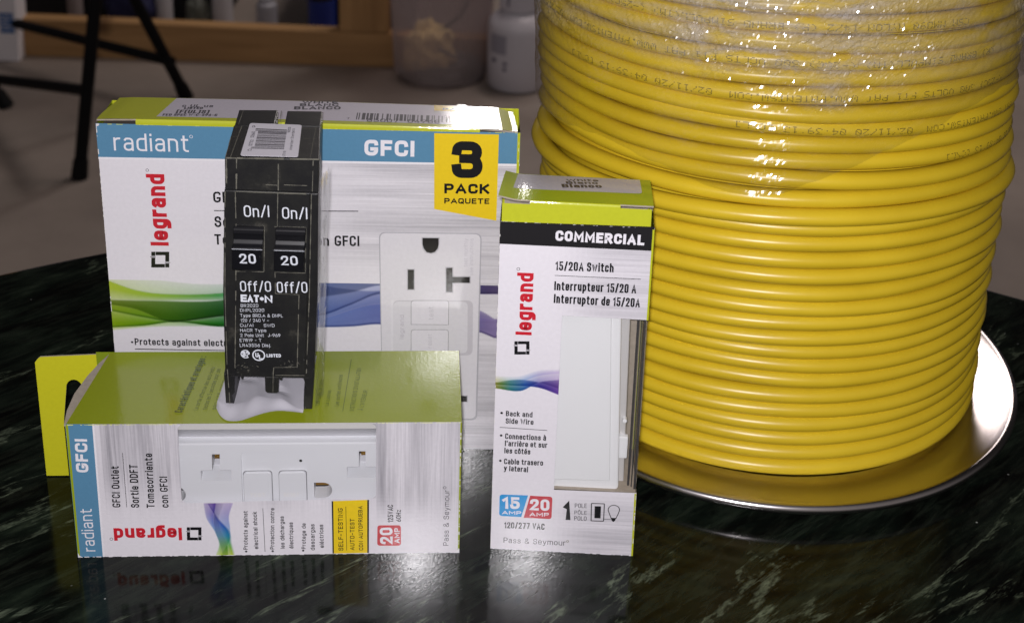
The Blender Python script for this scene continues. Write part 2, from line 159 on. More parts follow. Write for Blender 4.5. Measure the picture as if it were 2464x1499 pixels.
def print_mat(name, axis):
    """Varnished printed board: colour from the print, brushed-metal print streaks where alpha > 0."""
    mt, nt, p = new_mat(name)
    at = nt.nodes.new('ShaderNodeAttribute'); at.attribute_name = 'Col'
    tc = nt.nodes.new('ShaderNodeTexCoord')
    mp = nt.nodes.new('ShaderNodeMapping')
    mp.inputs['Scale'].default_value = (22, 22, 1500) if axis == 'x' else (1500, 22, 26)
    link(nt, tc.outputs['Object'], mp.inputs['Vector'])
    n1 = nt.nodes.new('ShaderNodeTexNoise'); n1.inputs['Scale'].default_value = 1.0; n1.inputs['Detail'].default_value = 4; n1.inputs['Roughness'].default_value = 0.75
    link(nt, mp.outputs[0], n1.inputs['Vector'])
    mp2 = nt.nodes.new('ShaderNodeMapping')
    mp2.inputs['Scale'].default_value = (9, 9, 160) if axis == 'x' else (160, 9, 9)
    link(nt, tc.outputs['Object'], mp2.inputs['Vector'])
    n2 = nt.nodes.new('ShaderNodeTexNoise'); n2.inputs['Scale'].default_value = 1.0; n2.inputs['Detail'].default_value = 3
    link(nt, mp2.outputs[0], n2.inputs['Vector'])
    ad = nt.nodes.new('ShaderNodeMath'); ad.operation = 'ADD'
    link(nt, n1.outputs['Fac'], ad.inputs[0]); link(nt, n2.outputs['Fac'], ad.inputs[1])
    mr = nt.nodes.new('ShaderNodeMapRange')
    mr.inputs['From Min'].default_value = 0.72; mr.inputs['From Max'].default_value = 1.28
    mr.inputs['To Min'].default_value = 0.0; mr.inputs['To Max'].default_value = 0.62 if axis == 'x' else 0.80
    link(nt, ad.outputs[0], mr.inputs['Value'])
    mu = nt.nodes.new('ShaderNodeMath'); mu.operation = 'MULTIPLY'
    link(nt, mr.outputs[0], mu.inputs[0]); link(nt, at.outputs['Alpha'], mu.inputs[1])
    mx = nt.nodes.new('ShaderNodeMix'); mx.data_type = 'RGBA'; mx.blend_type = 'MULTIPLY'
    mx.inputs[7].default_value = (0.26, 0.26, 0.28, 1)
    link(nt, mu.outputs[0], mx.inputs[0]); link(nt, at.outputs['Color'], mx.inputs[6])
    # slight ink mottling
    n3 = nt.nodes.new('ShaderNodeTexNoise'); n3.inputs['Scale'].default_value = 900; n3.inputs['Detail'].default_value = 3
    link(nt, tc.outputs['Object'], n3.inputs['Vector'])
    mr3 = nt.nodes.new('ShaderNodeMapRange'); mr3.inputs['To Min'].default_value = 0.93; mr3.inputs['To Max'].default_value = 1.05
    link(nt, n3.outputs['Fac'], mr3.inputs['Value'])
    sc = nt.nodes.new('ShaderNodeVectorMath'); sc.operation = 'SCALE'
    link(nt, mx.outputs[2], sc.inputs[0]); link(nt, mr3.outputs[0], sc.inputs['Scale'])
    link(nt, sc.outputs[0], p.inputs['Base Color'])
    p.inputs['Roughness'].default_value = 0.5
    p.inputs['Specular IOR Level'].default_value = 0.3
    p.inputs['Coat Weight'].default_value = 0.9
    p.inputs['Coat Roughness'].default_value = 0.10
    p.inputs['Coat IOR'].default_value = 1.55
    nb = nt.nodes.new('ShaderNodeTexNoise'); nb.inputs['Scale'].default_value = 1400; nb.inputs['Detail'].default_value = 2
    link(nt, tc.outputs['Object'], nb.inputs['Vector'])
    bp = nt.nodes.new('ShaderNodeBump'); bp.inputs['Strength'].default_value = 0.10; bp.inputs['Distance'].default_value = 0.0002
    link(nt, nb.outputs['Fac'], bp.inputs['Height'])
    link(nt, bp.outputs['Normal'], p.inputs['Coat Normal'])
    link(nt, bp.outputs['Normal'], p.inputs['Normal'])
    return mt

PRX = print_mat("printed_board", 'x')
PRZ = print_mat("printed_board_upright", 'z')
BOARD = simple("raw_board", (0.36, 0.31, 0.25), 0.8, noise_s=600, noise_a=0.25)
DARKIN = simple("box_inside", (0.10, 0.085, 0.07), 0.85)

def sheen_factor(nt, k):
    """reflectance of a thin clear sheet, the same from both of its sides"""
    lw = nt.nodes.new('ShaderNodeLayerWeight'); lw.inputs['Blend'].default_value = 0.5
    pw = nt.nodes.new('ShaderNodeMath'); pw.operation = 'POWER'; pw.inputs[1].default_value = 4.0
    link(nt, lw.outputs['Facing'], pw.inputs[0])
    mr = nt.nodes.new('ShaderNodeMapRange'); mr.inputs['To Min'].default_value = .045 * k; mr.inputs['To Max'].default_value = min(.8, .6 * k)
    link(nt, pw.outputs[0], mr.inputs['Value'])
    return mr
def clear_film(name, tint, gloss, haze, rough, bump=0.0, bump_s=200.0):
    mt = bpy.data.materials.new(name); mt.use_nodes = True
    nt = mt.node_tree; nt.nodes.clear()
    out = nt.nodes.new('ShaderNodeOutputMaterial')
    tr = nt.nodes.new('ShaderNodeBsdfTransparent'); tr.inputs[0].default_value = (*tint, 1)
    gl = nt.nodes.new('ShaderNodeBsdfGlossy'); gl.inputs['Roughness'].default_value = rough
    df = nt.nodes.new('ShaderNodeBsdfDiffuse'); df.inputs[0].default_value = (0.75, 0.73, 0.76, 1)
    mu = sheen_factor(nt, gloss)
    m1 = nt.nodes.new('ShaderNodeMixShader'); m1.inputs[0].default_value = haze
    link(nt, tr.outputs[0], m1.inputs[1]); link(nt, df.outputs[0], m1.inputs[2])
    m2 = nt.nodes.new('ShaderNodeMixShader')
    link(nt, mu.outputs[0], m2.inputs[0]); link(nt, m1.outputs[0], m2.inputs[1]); link(nt, gl.outputs[0], m2.inputs[2])
    link(nt, m2.outputs[0], out.inputs[0])
    if bump:
        tc = nt.nodes.new('ShaderNodeTexCoord')
        n = nt.nodes.new('ShaderNodeTexNoise'); n.inputs['Scale'].default_value = bump_s; n.inputs['Detail'].default_value = 3
        link(nt, tc.outputs['Object'], n.inputs['Vector'])
        b = nt.nodes.new('ShaderNodeBump'); b.inputs['Strength'].default_value = bump; b.inputs['Distance'].default_value = 0.002
        link(nt, n.outputs['Fac'], b.inputs['Height'])
        link(nt, b.outputs['Normal'], gl.inputs['Normal'])
    return mt, nt, m1, gl

# ------------------------------------------------------------------ mesh helpers
class MB:
    def __init__(s): s.v = []; s.f = []; s.m = []; s.c = []
    def poly(s, pts, mat=0, col=(1, 1, 1, 0)):
        b = len(s.v); s.v += [tuple(p) for p in pts]
        s.f.append(tuple(range(b, b + len(pts)))); s.m.append(mat); s.c.append(col)
    def mesh(s, vs, fs, mat=0, col=(1, 1, 1, 0)):
        b = len(s.v); s.v += [tuple(p) for p in vs]
        for f in fs:
            s.f.append(tuple(b + i for i in f)); s.m.append(mat); s.c.append(col)
    def box(s, x0, x1, y0, y1, z0, z1, mat=0, col=(1, 1, 1, 0)):
        vs = [(x, y, z) for x in (x0, x1) for y in (y0, y1) for z in (z0, z1)]
        s.mesh(vs, [(0, 1, 3, 2), (4, 6, 7, 5), (0, 4, 5, 1), (2, 3, 7, 6), (0, 2, 6, 4), (1, 5, 7, 3)], mat, col)
    def prism(s, pts, y0, y1, mat=0, col=(1, 1, 1, 0), skew=0.0, pts1=None):
        """outline in (x,z), swept from y0 to y1; skew shifts x at y1"""
        n = len(pts); q = pts1 or [(x + skew, z) for x, z in pts]
        vs = [(x, y0, z) for x, z in pts] + [(x, y1, z) for x, z in q]
        fs = [tuple(range(n)), tuple(reversed(range(n, 2 * n)))]
        fs += [(i, i + n, (i + 1) % n + n, (i + 1) % n) for i in range(n)]
        s.mesh(vs, fs, mat, col)
    def tube(s, pts, r, n=10, mat=0, col=(1, 1, 1, 0), cap=True):
        b = len(s.v); P = [Vector(p) for p in pts]; rs = r if isinstance(r, (list, tuple)) else [r] * len(P)
        up = Vector((0, 0, 1))
        for i, p in enumerate(P):
            t = (P[min(i + 1, len(P) - 1)] - P[max(i - 1, 0)]).normalized()
            a = t.cross(up if abs(t.z) < .95 else Vector((1, 0, 0))).normalized(); c = t.cross(a)
            for k in range(n):
                w = 2 * pi * k / n
                s.v.append(tuple(p + (a * cos(w) + c * sin(w)) * rs[i]))
        for i in range(len(P) - 1):
            for k in range(n):
                s.f.append((b + i * n + k, b + i * n + (k + 1) % n, b + (i + 1) * n + (k + 1) % n, b + (i + 1) * n + k)); s.m.append(mat); s.c.append(col)
        if cap:
            s.f.append(tuple(b + k for k in reversed(range(n)))); s.m.append(mat); s.c.append(col)
            e = b + (len(P) - 1) * n
            s.f.append(tuple(e + k for k in range(n))); s.m.append(mat); s.c.append(col)
    def lathe(s, prof, n=96, mat=0, col=(1, 1, 1, 0), cx=0, cy=0):
        b = len(s.v)
        for r, z in prof:
            for k in range(n):
                w = 2 * pi * k / n
                s.v.append((cx + r * cos(w), cy + r * sin(w), z))
        for i in range(len(prof) - 1):
            for k in range(n):
                s.f.append((b + i * n + k, b + i * n + (k + 1) % n, b + (i + 1) * n + (k + 1) % n, b + (i + 1) * n + k)); s.m.append(mat); s.c.append(col)
    def grid(s, fn, nu, nv, colfn, mat=0):
        """fn(i/nu, j/nv) -> point; colfn the same -> colour"""
        b = len(s.v)
        for j in range(nv + 1):
            for i in range(nu + 1): s.v.append(tuple(fn(i / nu, j / nv)))
        for j in range(nv):
            for i in range(nu):
                a = b + j * (nu + 1) + i
                s.f.append((a, a + 1, a + nu + 2, a + nu + 1)); s.m.append(mat); s.c.append(colfn((i + .5) / nu, (j + .5) / nv))
    def build(s, name, mats, parent=None, smooth=False, bevel=0.0, seg=2, loc=None, recalc=False, merge=False):
        me = bpy.data.meshes.new(name)
        me.from_pydata([tuple(c * MM for c in v) for v in s.v], [], s.f)
        mats = mats if isinstance(mats, (list, tuple)) else [mats]
        for mt in mats: me.materials.append(mt)
        me.polygons.foreach_set('material_index', s.m)
        at = me.color_attributes.new('Col', 'FLOAT_COLOR', 'CORNER')
        cols = []
        for p, c in zip(me.polygons, s.c): cols += list(c) * p.loop_total
        at.data.foreach_set('color', cols)
        if smooth: me.polygons.foreach_set('use_smooth', [True] * len(me.polygons))
        if recalc or merge:
            bm = bmesh.new(); bm.from_mesh(me)
            if merge: bmesh.ops.remove_doubles(bm, verts=bm.verts, dist=1e-6)
            if recalc: bmesh.ops.recalc_face_normals(bm, faces=bm.faces)
            bm.to_mesh(me); bm.free()
        me.update()
        o = bpy.data.objects.new(name, me); COL.objects.link(o)
        if parent: o.parent = parent
        if loc: o.location = [c * MM for c in loc]
        if bevel:
            b = o.modifiers.new('edge', 'BEVEL'); b.width = bevel * MM; b.segments = seg; b.limit_method = 'ANGLE'; b.angle_limit = radians(35)
        return o

def thing(name, label, cat, loc=(0, 0, 0), rz=0.0, group=None):
    o = bpy.data.objects.new(name, None); COL.objects.link(o)
    o.location = [c * MM for c in loc]; o.rotation_euler = (0, 0, rz)
    o.empty_display_size = 0.02
    o['label'] = label; o['category'] = cat
    if group: o['group'] = group
    return o
def tag(o, label, cat, group=None):
    o['label'] = label; o['category'] = cat
    if group: o['group'] = group
    return o
def structure(o): o['kind'] = 'structure'; return o

# ------------------------------------------------------------------ lettering
# Lettering is drawn as strokes of even width on a plain sans-serif skeleton:
# every glyph is (width, strokes), points are (x, y[, corner radius]); capitals are 1 high
X = .72
def _rr(x0, y0, x1, y1, r): return [((x0 + x1) / 2, y0), (x1, y0, r), (x1, y1, r), (x0, y1, r), (x0, y0, r), ((x0 + x1) / 2, y0)]
G_ = {
 'A': (.54, [[(0, 0), (.27, 1), (.54, 0)], [(.09, .3), (.45, .3)]]), 'B': (.46, [[(0, .53), (0, 1), (.43, 1, .23), (.43, .53, .2), (0, .53)], [(0, .53), (.46, .53, .24), (.46, 0, .24), (0, 0), (0, .53)]]),
 'C': (.45, [[(.45, .78), (.45, 1, .23), (0, 1, .23), (0, 0, .23), (.45, 0, .23), (.45, .22)]]), 'D': (.47, [[(0, .5), (0, 1), (.47, 1, .26), (.47, 0, .26), (0, 0), (0, .5)]]),
 'E': (.38, [[(.38, 1), (0, 1), (0, 0), (.38, 0)], [(0, .52), (.33, .52)]]), 'F': (.37, [[(.37, 1), (0, 1), (0, 0)], [(0, .5), (.33, .5)]]),
 'G': (.47, [[(.47, .84), (.47, 1, .20), (0, 1, .24), (0, 0, .24), (.47, 0, .24), (.47, .40), (.28, .40)]]), 'H': (.47, [[(0, 0), (0, 1)], [(.47, 0), (.47, 1)], [(0, .52), (.47, .52)]]),
 'I': (0, [[(0, 0), (0, 1)]]), 'J': (.34, [[(.34, 1), (.34, 0, .2), (0, 0, .15), (0, .16)]]), 'K': (.47, [[(0, 0), (0, 1)], [(.45, 1), (.03, .42)], [(.15, .56), (.47, 0)]]),
 'L': (.37, [[(0, 1), (0, 0), (.37, 0)]]), 'M': (.62, [[(0, 0), (0, 1), (.31, .3), (.62, 1), (.62, 0)]]), 'N': (.49, [[(0, 0), (0, 1), (.49, 0), (.49, 1)]]),
 'O': (.47, [_rr(0, 0, .47, 1, .235)]), 'P': (.45, [[(0, 0), (0, 1), (.45, 1, .24), (.45, .44, .24), (0, .44)]]), 'Q': (.47, [_rr(0, 0, .47, 1, .235), [(.28, .22), (.48, -.06)]]),
 'R': (.47, [[(0, 0), (0, 1), (.45, 1, .24), (.45, .46, .24), (0, .46)], [(.24, .46), (.47, 0)]]), 'S': (.44, [[(.43, .76), (.43, 1, .22), (.01, 1, .22), (.01, .53, .22), (.44, .53, .22), (.44, 0, .22), (0, 0, .22), (0, .24)]]),
 'T': (.48, [[(0, 1), (.48, 1)], [(.24, 1), (.24, 0)]]), 'U': (.46, [[(0, 1), (0, 0, .23), (.46, 0, .23), (.46, 1)]]), 'V': (.52, [[(0, 1), (.26, 0), (.52, 1)]]),
 'W': (.78, [[(0, 1), (.19, 0), (.39, .9), (.59, 0), (.78, 1)]]), 'X': (.5, [[(0, 0), (.5, 1)], [(0, 1), (.5, 0)]]), 'Y': (.5, [[(0, 1), (.25, .45), (.5, 1)], [(.25, .45), (.25, 0)]]), 'Z': (.46, [[(0, 1), (.46, 1), (0, 0), (.46, 0)]]),
 'a': (.39, [[(.03, .64), (.06, X, .08), (.39, X, .19), (.39, 0)], [(.39, .41), (0, .41, .18), (0, 0, .18), (.39, 0, .2), (.39, .3)]]), 'b': (.41, [[(0, 1), (0, 0)], [(0, X), (.41, X, .2), (.41, 0, .2), (0, 0)]]),
 'c': (.37, [[(.37, .54), (.37, X, .18), (0, X, .2), (0, 0, .2), (.37, 0, .18), (.37, .17)]]), 'd': (.41, [[(.41, 1), (.41, 0)], [(.41, X), (0, X, .2), (0, 0, .2), (.41, 0)]]),
 'e': (.40, [[(0, .35), (.40, .35), (.40, X, .2), (0, X, .2), (0, 0, .2), (.38, 0, .18), (.38, .12)]]), 'f': (.28, [[(.09, 0), (.09, 1, .16), (.28, 1)], [(0, X), (.26, X)]]),
 'g': (.41, [[(.41, X), (0, X, .2), (0, 0, .2), (.41, 0)], [(.41, X), (.41, -.28, .2), (.03, -.28)]]), 'h': (.40, [[(0, 1), (0, 0)], [(0, X), (.40, X, .2), (.40, 0)]]),
 'i': (0, [[(0, X), (0, 0)], [(0, .97), (0, 1.0)]]), 'j': (.1, [[(.1, X), (.1, -.28, .12), (-.03, -.28)], [(.1, .97), (.1, 1.0)]]), 'k': (.40, [[(0, 1), (0, 0)], [(.37, X), (.02, .3)], [(.13, .42), (.4, 0)]]),
 'l': (0, [[(0, 1), (0, 0)]]), 'm': (.66, [[(0, X), (0, 0)], [(0, X), (.33, X, .17), (.33, 0)], [(.33, X), (.66, X, .17), (.66, 0)]]), 'n': (.40, [[(0, X), (0, 0)], [(0, X), (.40, X, .2), (.40, 0)]]),
 'o': (.41, [_rr(0, 0, .41, X, .2)]), 'p': (.41, [[(0, X), (0, -.28)], [(0, X), (.41, X, .2), (.41, 0, .2), (0, 0)]]), 'q': (.41, [[(.41, X), (.41, -.28)], [(.41, X), (0, X, .2), (0, 0, .2), (.41, 0)]]),
 'r': (.24, [[(0, X), (0, 0)], [(0, .42), (0, X, .22), (.24, X)]]), 's': (.36, [[(.35, .57), (.35, X, .15), (.01, X, .16), (.01, .38, .16), (.36, .38, .16), (.36, 0, .16), (0, 0, .16), (0, .15)]]),
 't': (.27, [[(.09, .93), (.09, 0, .16), (.27, 0)], [(0, X), (.26, X)]]), 'u': (.40, [[(0, X), (0, 0, .2), (.40, 0)], [(.40, X), (.40, 0)]]), 'v': (.42, [[(0, X), (.21, 0), (.42, X)]]),
 'w': (.62, [[(0, X), (.16, 0), (.31, .66), (.46, 0), (.62, X)]]), 'x': (.40, [[(0, 0), (.4, X)], [(0, X), (.4, 0)]]), 'y': (.42, [[(0, X), (.22, .02)], [(.42, X), (.16, -.28, .08), (.03, -.28)]]), 'z': (.36, [[(0, X), (.36, X), (0, 0), (.36, 0)]]),
 '0': (.44, [_rr(0, 0, .44, 1, .22)]), '1': (.19, [[(0, .80), (.19, 1), (.19, 0)]]), '2': (.45, [[(.01, .74), (.01, 1, .22), (.44, 1, .22), (.44, .60, .14), (0, 0), (.45, 0)]]),
 '3': (.44, [[(0, .82), (0, 1, .21), (.42, 1, .21), (.42, .54, .19), (.15, .54)], [(.15, .54), (.44, .54, .22), (.44, 0, .22), (0, 0, .22), (0, .18)]]), '4': (.47, [[(.35, 0), (.35, .46)], [(.27, 1), (0, .22), (.47, .22)]]),
 '5': (.44, [[(.41, 1), (.05, 1), (.02, .52), (.05, .60, .04), (.44, .60, .22), (.44, 0, .22), (0, 0, .22), (0, .21)]]), '6': (.44, [_rr(0, 0, .44, .60, .22), [(.03, .42), (.32, 1)]]), '7': (.43, [[(0, 1), (.43, 1), (.15, 0)]]),
 '8': (.44, [_rr(.02, .53, .42, 1, .2), _rr(0, 0, .44, .53, .22)]), '9': (.44, [_rr(0, .40, .44, 1, .22), [(.41, .58), (.12, 0)]]),
 '/': (.32, [[(0, -.04), (.32, 1.04)]]), ':': (0, [[(0, .04), (0, .06)], [(0, .62), (0, .64)]]), '.': (0, [[(0, .0), (0, .02)]]), ',': (.05, [[(.05, .04), (0, -.12)]]), '-': (.26, [[(0, .42), (.26, .42)]]), "'": (0, [[(0, 1), (0, .82)]]),
 '(': (.14, [[(.14, 1.04), (0, 1.04, .3), (0, -.1, .3), (.14, -.1)]]), ')': (.14, [[(0, 1.04), (.14, 1.04, .3), (.14, -.1, .3), (0, -.1)]]), '[': (.14, [[(.14, 1.04), (0, 1.04), (0, -.1), (.14, -.1)]]), ']': (.14, [[(0, 1.04), (.14, 1.04), (.14, -.1), (0, -.1)]]),
 '~': (.4, [[(0, .4), (.12, .52, .1), (.28, .38, .1), (.4, .5)]]), '\u2022': (.08, [[(0, .42), (.08, .42)]]),
 '&': (.52, [[(.52, 0), (.08, .70, .08), (.08, 1, .14), (.38, 1, .14), (.38, .66, .12), (0, .42, .14), (0, 0, .2), (.40, 0, .2), (.52, .36)]]),
}
for base_, mark, pts_ in (('e', '\u00e9', [(.16, .90), (.28, 1.04)]), ('e', '\u00e8', [(.26, .90), (.14, 1.04)]), ('a', '\u00e0', [(.26, .90), (.14, 1.04)]), ('o', '\u00f4', [(.08, .88), (.2, 1.02), (.32, .88)]), ('O', '\u00d4', [(.1, 1.16), (.235, 1.32), (.37, 1.16)]), ('E', '\u00c9', [(.14, 1.18), (.28, 1.34)]), ('A', '\u00c0', [(.36, 1.18), (.22, 1.34)])):
    G_[mark] = (G_[base_][0], G_[base_][1] + [pts_])
TH = {0: .105, 1: .165, 2: .225, 3: .245, 4: .29}
def _smooth(pts, h, k, t):
    """skeleton -> centre line in millimetres with rounded corners"""
    Q = [(p[0] * k, t / 2 + p[1] * (h - t), (p[2] if len(p) > 2 else 0)) for p in pts]
    out = []
    for i, p in enumerate(Q):
        if p[2] == 0 or i in (0, len(Q) - 1): out.append((p[0], p[1])); continue
        a, b = Q[i - 1], Q[i + 1]
        da = sqrt((a[0] - p[0]) ** 2 + (a[1] - p[1]) ** 2); db = sqrt((b[0] - p[0]) ** 2 + (b[1] - p[1]) ** 2)
        r = p[2] * h
        ra = min(r, da * (.5 if a[2] else 1)); rb = min(r, db * (.5 if b[2] else 1))
        ra = rb = min(max(ra, 1e-5), max(rb, 1e-5))
        A_ = (p[0] + (a[0] - p[0]) / da * ra, p[1] + (a[1] - p[1]) / da * ra); B_ = (p[0] + (b[0] - p[0]) / db * rb, p[1] + (b[1] - p[1]) / db * rb)
        for j in range(6):
            u = j / 5; c = .62
            c1 = (A_[0] + (p[0] - A_[0]) * c, A_[1] + (p[1] - A_[1]) * c); c2 = (B_[0] + (p[0] - B_[0]) * c, B_[1] + (p[1] - B_[1]) * c)
            out.append(tuple((1 - u) ** 3 * A_[q] + 3 * u * (1 - u) ** 2 * c1[q] + 3 * u * u * (1 - u) * c2[q] + u ** 3 * B_[q] for q in (0, 1)))
    res = [out[0]]
    for p in out[1:]:
        if (p[0] - res[-1][0]) ** 2 + (p[1] - res[-1][1]) ** 2 > 1e-8: res.append(p)
    return res
def _strip(P, t):
    n = len(P); closed = n > 3 and abs(P[0][0] - P[-1][0]) + abs(P[0][1] - P[-1][1]) < 1e-6
    D = []
    for i in range(n - 1):
        dx, dy = P[i + 1][0] - P[i][0], P[i + 1][1] - P[i][1]; l = sqrt(dx * dx + dy * dy) or 1e-9; D.append((dx / l, dy / l))
    if not closed:
        P = list(P); P[0] = (P[0][0] - D[0][0] * t / 2, P[0][1] - D[0][1] * t / 2); P[-1] = (P[-1][0] + D[-1][0] * t / 2, P[-1][1] + D[-1][1] * t / 2)
    Lf, Rt = [], []
    for i in range(n):
        a = D[i - 1] if i > 0 else (D[-1] if closed else D[0]); b = D[i] if i < n - 1 else (D[0] if closed else D[-1])
        na, nb = (-a[1], a[0]), (-b[1], b[0]); mx, my = na[0] + nb[0], na[1] + nb[1]; q = mx * mx + my * my
        if q < 1e-6: mx, my = na; f = 1.0
        else: f = min(2.0 / q, 1.25 / sqrt(q) * 1.3)
        Lf.append((P[i][0] + mx * f * t / 2, P[i][1] + my * f * t / 2)); Rt.append((P[i][0] - mx * f * t / 2, P[i][1] - my * f * t / 2))
    return Lf, Rt
def letter(mb, item, to3, mat=0, ink=INK):
    """item: text, start u,v, end u,v, cap height, weight, ink; to3(u,v) -> 3D"""
    s, u0, v0, u1, v1, h, w, ck = item
    L = sqrt((u1 - u0) ** 2 + (v1 - v0) ** 2); d = ((u1 - u0) / L, (v1 - v0) / L); n = (-d[1], d[0])
    gl = [G_.get(c) for c in s]; ink_n = sum(1 for c in s if c != ' ')
    t = TH[w] * h; gap = .15 if w < 2 else .12
    Wn = sum((g[0] if g else (.26 if c == ' ' else .3)) for c, g in zip(s, gl)) + gap * (len(s) - 1)
    while True:
        k = (L - ink_n * t) / max(Wn, .01)
        if k > h * .38 or t < .07 * h or Wn < .1: break
        t *= .92
    x = 0.0; q = 0
    o = Vector(to3(u0, v0)); nn = (Vector(to3(u0 + 1, v0)) - o).cross(Vector(to3(u0, v0 + 1)) - o)
    nn = nn.normalized() if nn.length else Vector((0, 0, 0))
    for c, g in zip(s, gl):
        if g:
            for st in g[1]:
                P = _smooth(st, h, k, t)
                if len(P) < 2: continue
                Lf, Rt = _strip(P, t); q += 1
                pts = []
                for a, b in zip(Lf, Rt):
                    for p in (b, a):
                        px, py = p[0] + x + t / 2, p[1]
                        pts.append(tuple(Vector(to3(u0 + d[0] * px + n[0] * py, v0 + d[1] * px + n[1] * py)) + nn * (.004 * (q % 4))))
                m_ = len(P)
                mb.mesh(pts, [(2 * i, 2 * i + 2, 2 * i + 3, 2 * i + 1) for i in range(m_ - 1)], mat, ink[ck])
            x += g[0] * k + t + gap * k
        else: x += (.26 if c == ' ' else .3) * k + gap * k
def poly2(mb, pts, to3, col, mat=0): mb.poly([to3(u, v) for u, v in pts], mat, col)
def line2(mb, a, b, w, to3, col, mat=0):
    L = sqrt((b[0] - a[0]) ** 2 + (b[1] - a[1]) ** 2); n = (-(b[1] - a[1]) / L * w / 2, (b[0] - a[0]) / L * w / 2)
    poly2(mb, [(a[0] - n[0], a[1] - n[1]), (b[0] - n[0], b[1] - n[1]), (b[0] + n[0], b[1] + n[1]), (a[0] + n[0], a[1] + n[1])], to3, col, mat)
def ring2(mb, c, r0, r1, to3, col, mat=0, n=28, a0=0.0, a1=2 * pi, ky=1.0):
    for k in range(n):
        p, q = a0 + (a1 - a0) * k / n, a0 + (a1 - a0) * (k + 1) / n
        poly2(mb, [(c[0] + r0 * cos(p), c[1] + r0 * ky * sin(p)), (c[0] + r1 * cos(p), c[1] + r1 * ky * sin(p)), (c[0] + r1 * cos(q), c[1] + r1 * ky * sin(q)), (c[0] + r0 * cos(q), c[1] + r0 * ky * sin(q))], to3, col, mat)
def lerp2(q, s, t):
    """bilinear in a quad given a,b,c,d counter-clockwise"""
    a, b, c, d = q
    return tuple((a[i] * (1 - s) + b[i] * s) * (1 - t) + (d[i] * (1 - s) + c[i] * s) * t for i in (0, 1))
def rounded(q, r, n=5, corners=(1, 1, 1, 1)):
    """round the corners of a quad"""
    out = []
    for i in range(4):
        p, a, b = q[i], q[i - 1], q[(i + 1) % 4]
        if not corners[i]: out.append(p); continue
        da = sqrt((a[0] - p[0]) ** 2 + (a[1] - p[1]) ** 2); db = sqrt((b[0] - p[0]) ** 2 + (b[1] - p[1]) ** 2)
        A_ = (p[0] + (a[0] - p[0]) / da * r, p[1] + (a[1] - p[1]) / da * r); B_ = (p[0] + (b[0] - p[0]) / db * r, p[1] + (b[1] - p[1]) / db * r)
        for k in range(n + 1):
            t = k / n
            out.append(tuple((1 - t) ** 2 * A_[j] + 2 * t * (1 - t) * p[j] + t * t * B_[j] for j in (0, 1)))
    return out
def maker_logo(mb, q, to3, col, mat=0):
    """two interlocking square brackets that make an open square"""
    def R(s0, s1, t0, t1): poly2(mb, [lerp2(q, s0, t0), lerp2(q, s1, t0), lerp2(q, s1, t1), lerp2(q, s0, t1)], to3, col, mat)
    b = .22
    R(0.0, b, 0.0, 0.63); R(b, 0.76, 0.0, b); R(0.0 - .06, b + .02, 0.665, 0.70)
    R(1 - b, 1.0, 0.37, 1.0); R(0.24, 1 - b, 1 - b, 1.0); R(1 - b - .02, 1.06, 0.30, 0.335)
    R(0.0, b, 0.735, 1.0); R(1 - b, 1.0, 0.0, 0.265)
def worn(mb, a, b, off, seed, dens=.5, w=.28, col=(.74, .72, .70, 0), to3=None):
    """scuffed fold: broken pale flecks along an edge of the board"""
    rr = random.Random(seed); L = sqrt((b[0] - a[0]) ** 2 + (b[1] - a[1]) ** 2); n = max(2, int(L / 1.1))
    f = to3 or (lambda u, v: (u, -off, v))
    for k in range(n):
        if rr.random() < dens:
            t0 = (k + rr.random() * .4) / n; t1 = min(1, t0 + rr.uniform(.3, 1.3) / n)
            p = (a[0] + (b[0] - a[0]) * t0, a[1] + (b[1] - a[1]) * t0); q = (a[0] + (b[0] - a[0]) * t1, a[1] + (b[1] - a[1]) * t1)
            line2(mb, p, q, w * rr.uniform(.35, 1.0), f, col)
def sstep(x, a, b):
    t = max(0.0, min(1.0, (x - a) / (b - a))); return t * t * (3 - 2 * t)
def interp(poly, x, ax=0):
    """piecewise (smoothed) curve value at x; ax: which coordinate runs"""
    P = sorted(poly, key=lambda p: p[ax]); o = 1 - ax
    if x <= P[0][ax]:
        return P[0][o]
    for i in range(len(P) - 1):
        if x <= P[i + 1][ax]:
            t = (x - P[i][ax]) / (P[i + 1][ax] - P[i][ax])
            m0 = (P[i + 1][o] - P[i - 1][o]) / (P[i + 1][ax] - P[i - 1][ax]) if i > 0 else (P[i + 1][o] - P[i][o]) / (P[i + 1][ax] - P[i][ax])
            m1 = (P[i + 2][o] - P[i][o]) / (P[i + 2][ax] - P[i][ax]) if i + 2 < len(P) else (P[i + 1][o] - P[i][o]) / (P[i + 1][ax] - P[i][ax])
            h = P[i + 1][ax] - P[i][ax]
            return (2 * t ** 3 - 3 * t ** 2 + 1) * P[i][o] + (t ** 3 - 2 * t ** 2 + t) * h * m0 + (-2 * t ** 3 + 3 * t ** 2) * P[i + 1][o] + (t ** 3 - t ** 2) * h * m1
    return P[-1][o]
def ramp(stops, x):
    if x <= stops[0][0]: return stops[0][1]
    for (a, ca), (b, cb) in zip(stops, stops[1:]):
        if x <= b:
            t = (x - a) / (b - a); return tuple(p * (1 - t) + q * t for p, q in zip(ca, cb))
    return stops[-1][1]
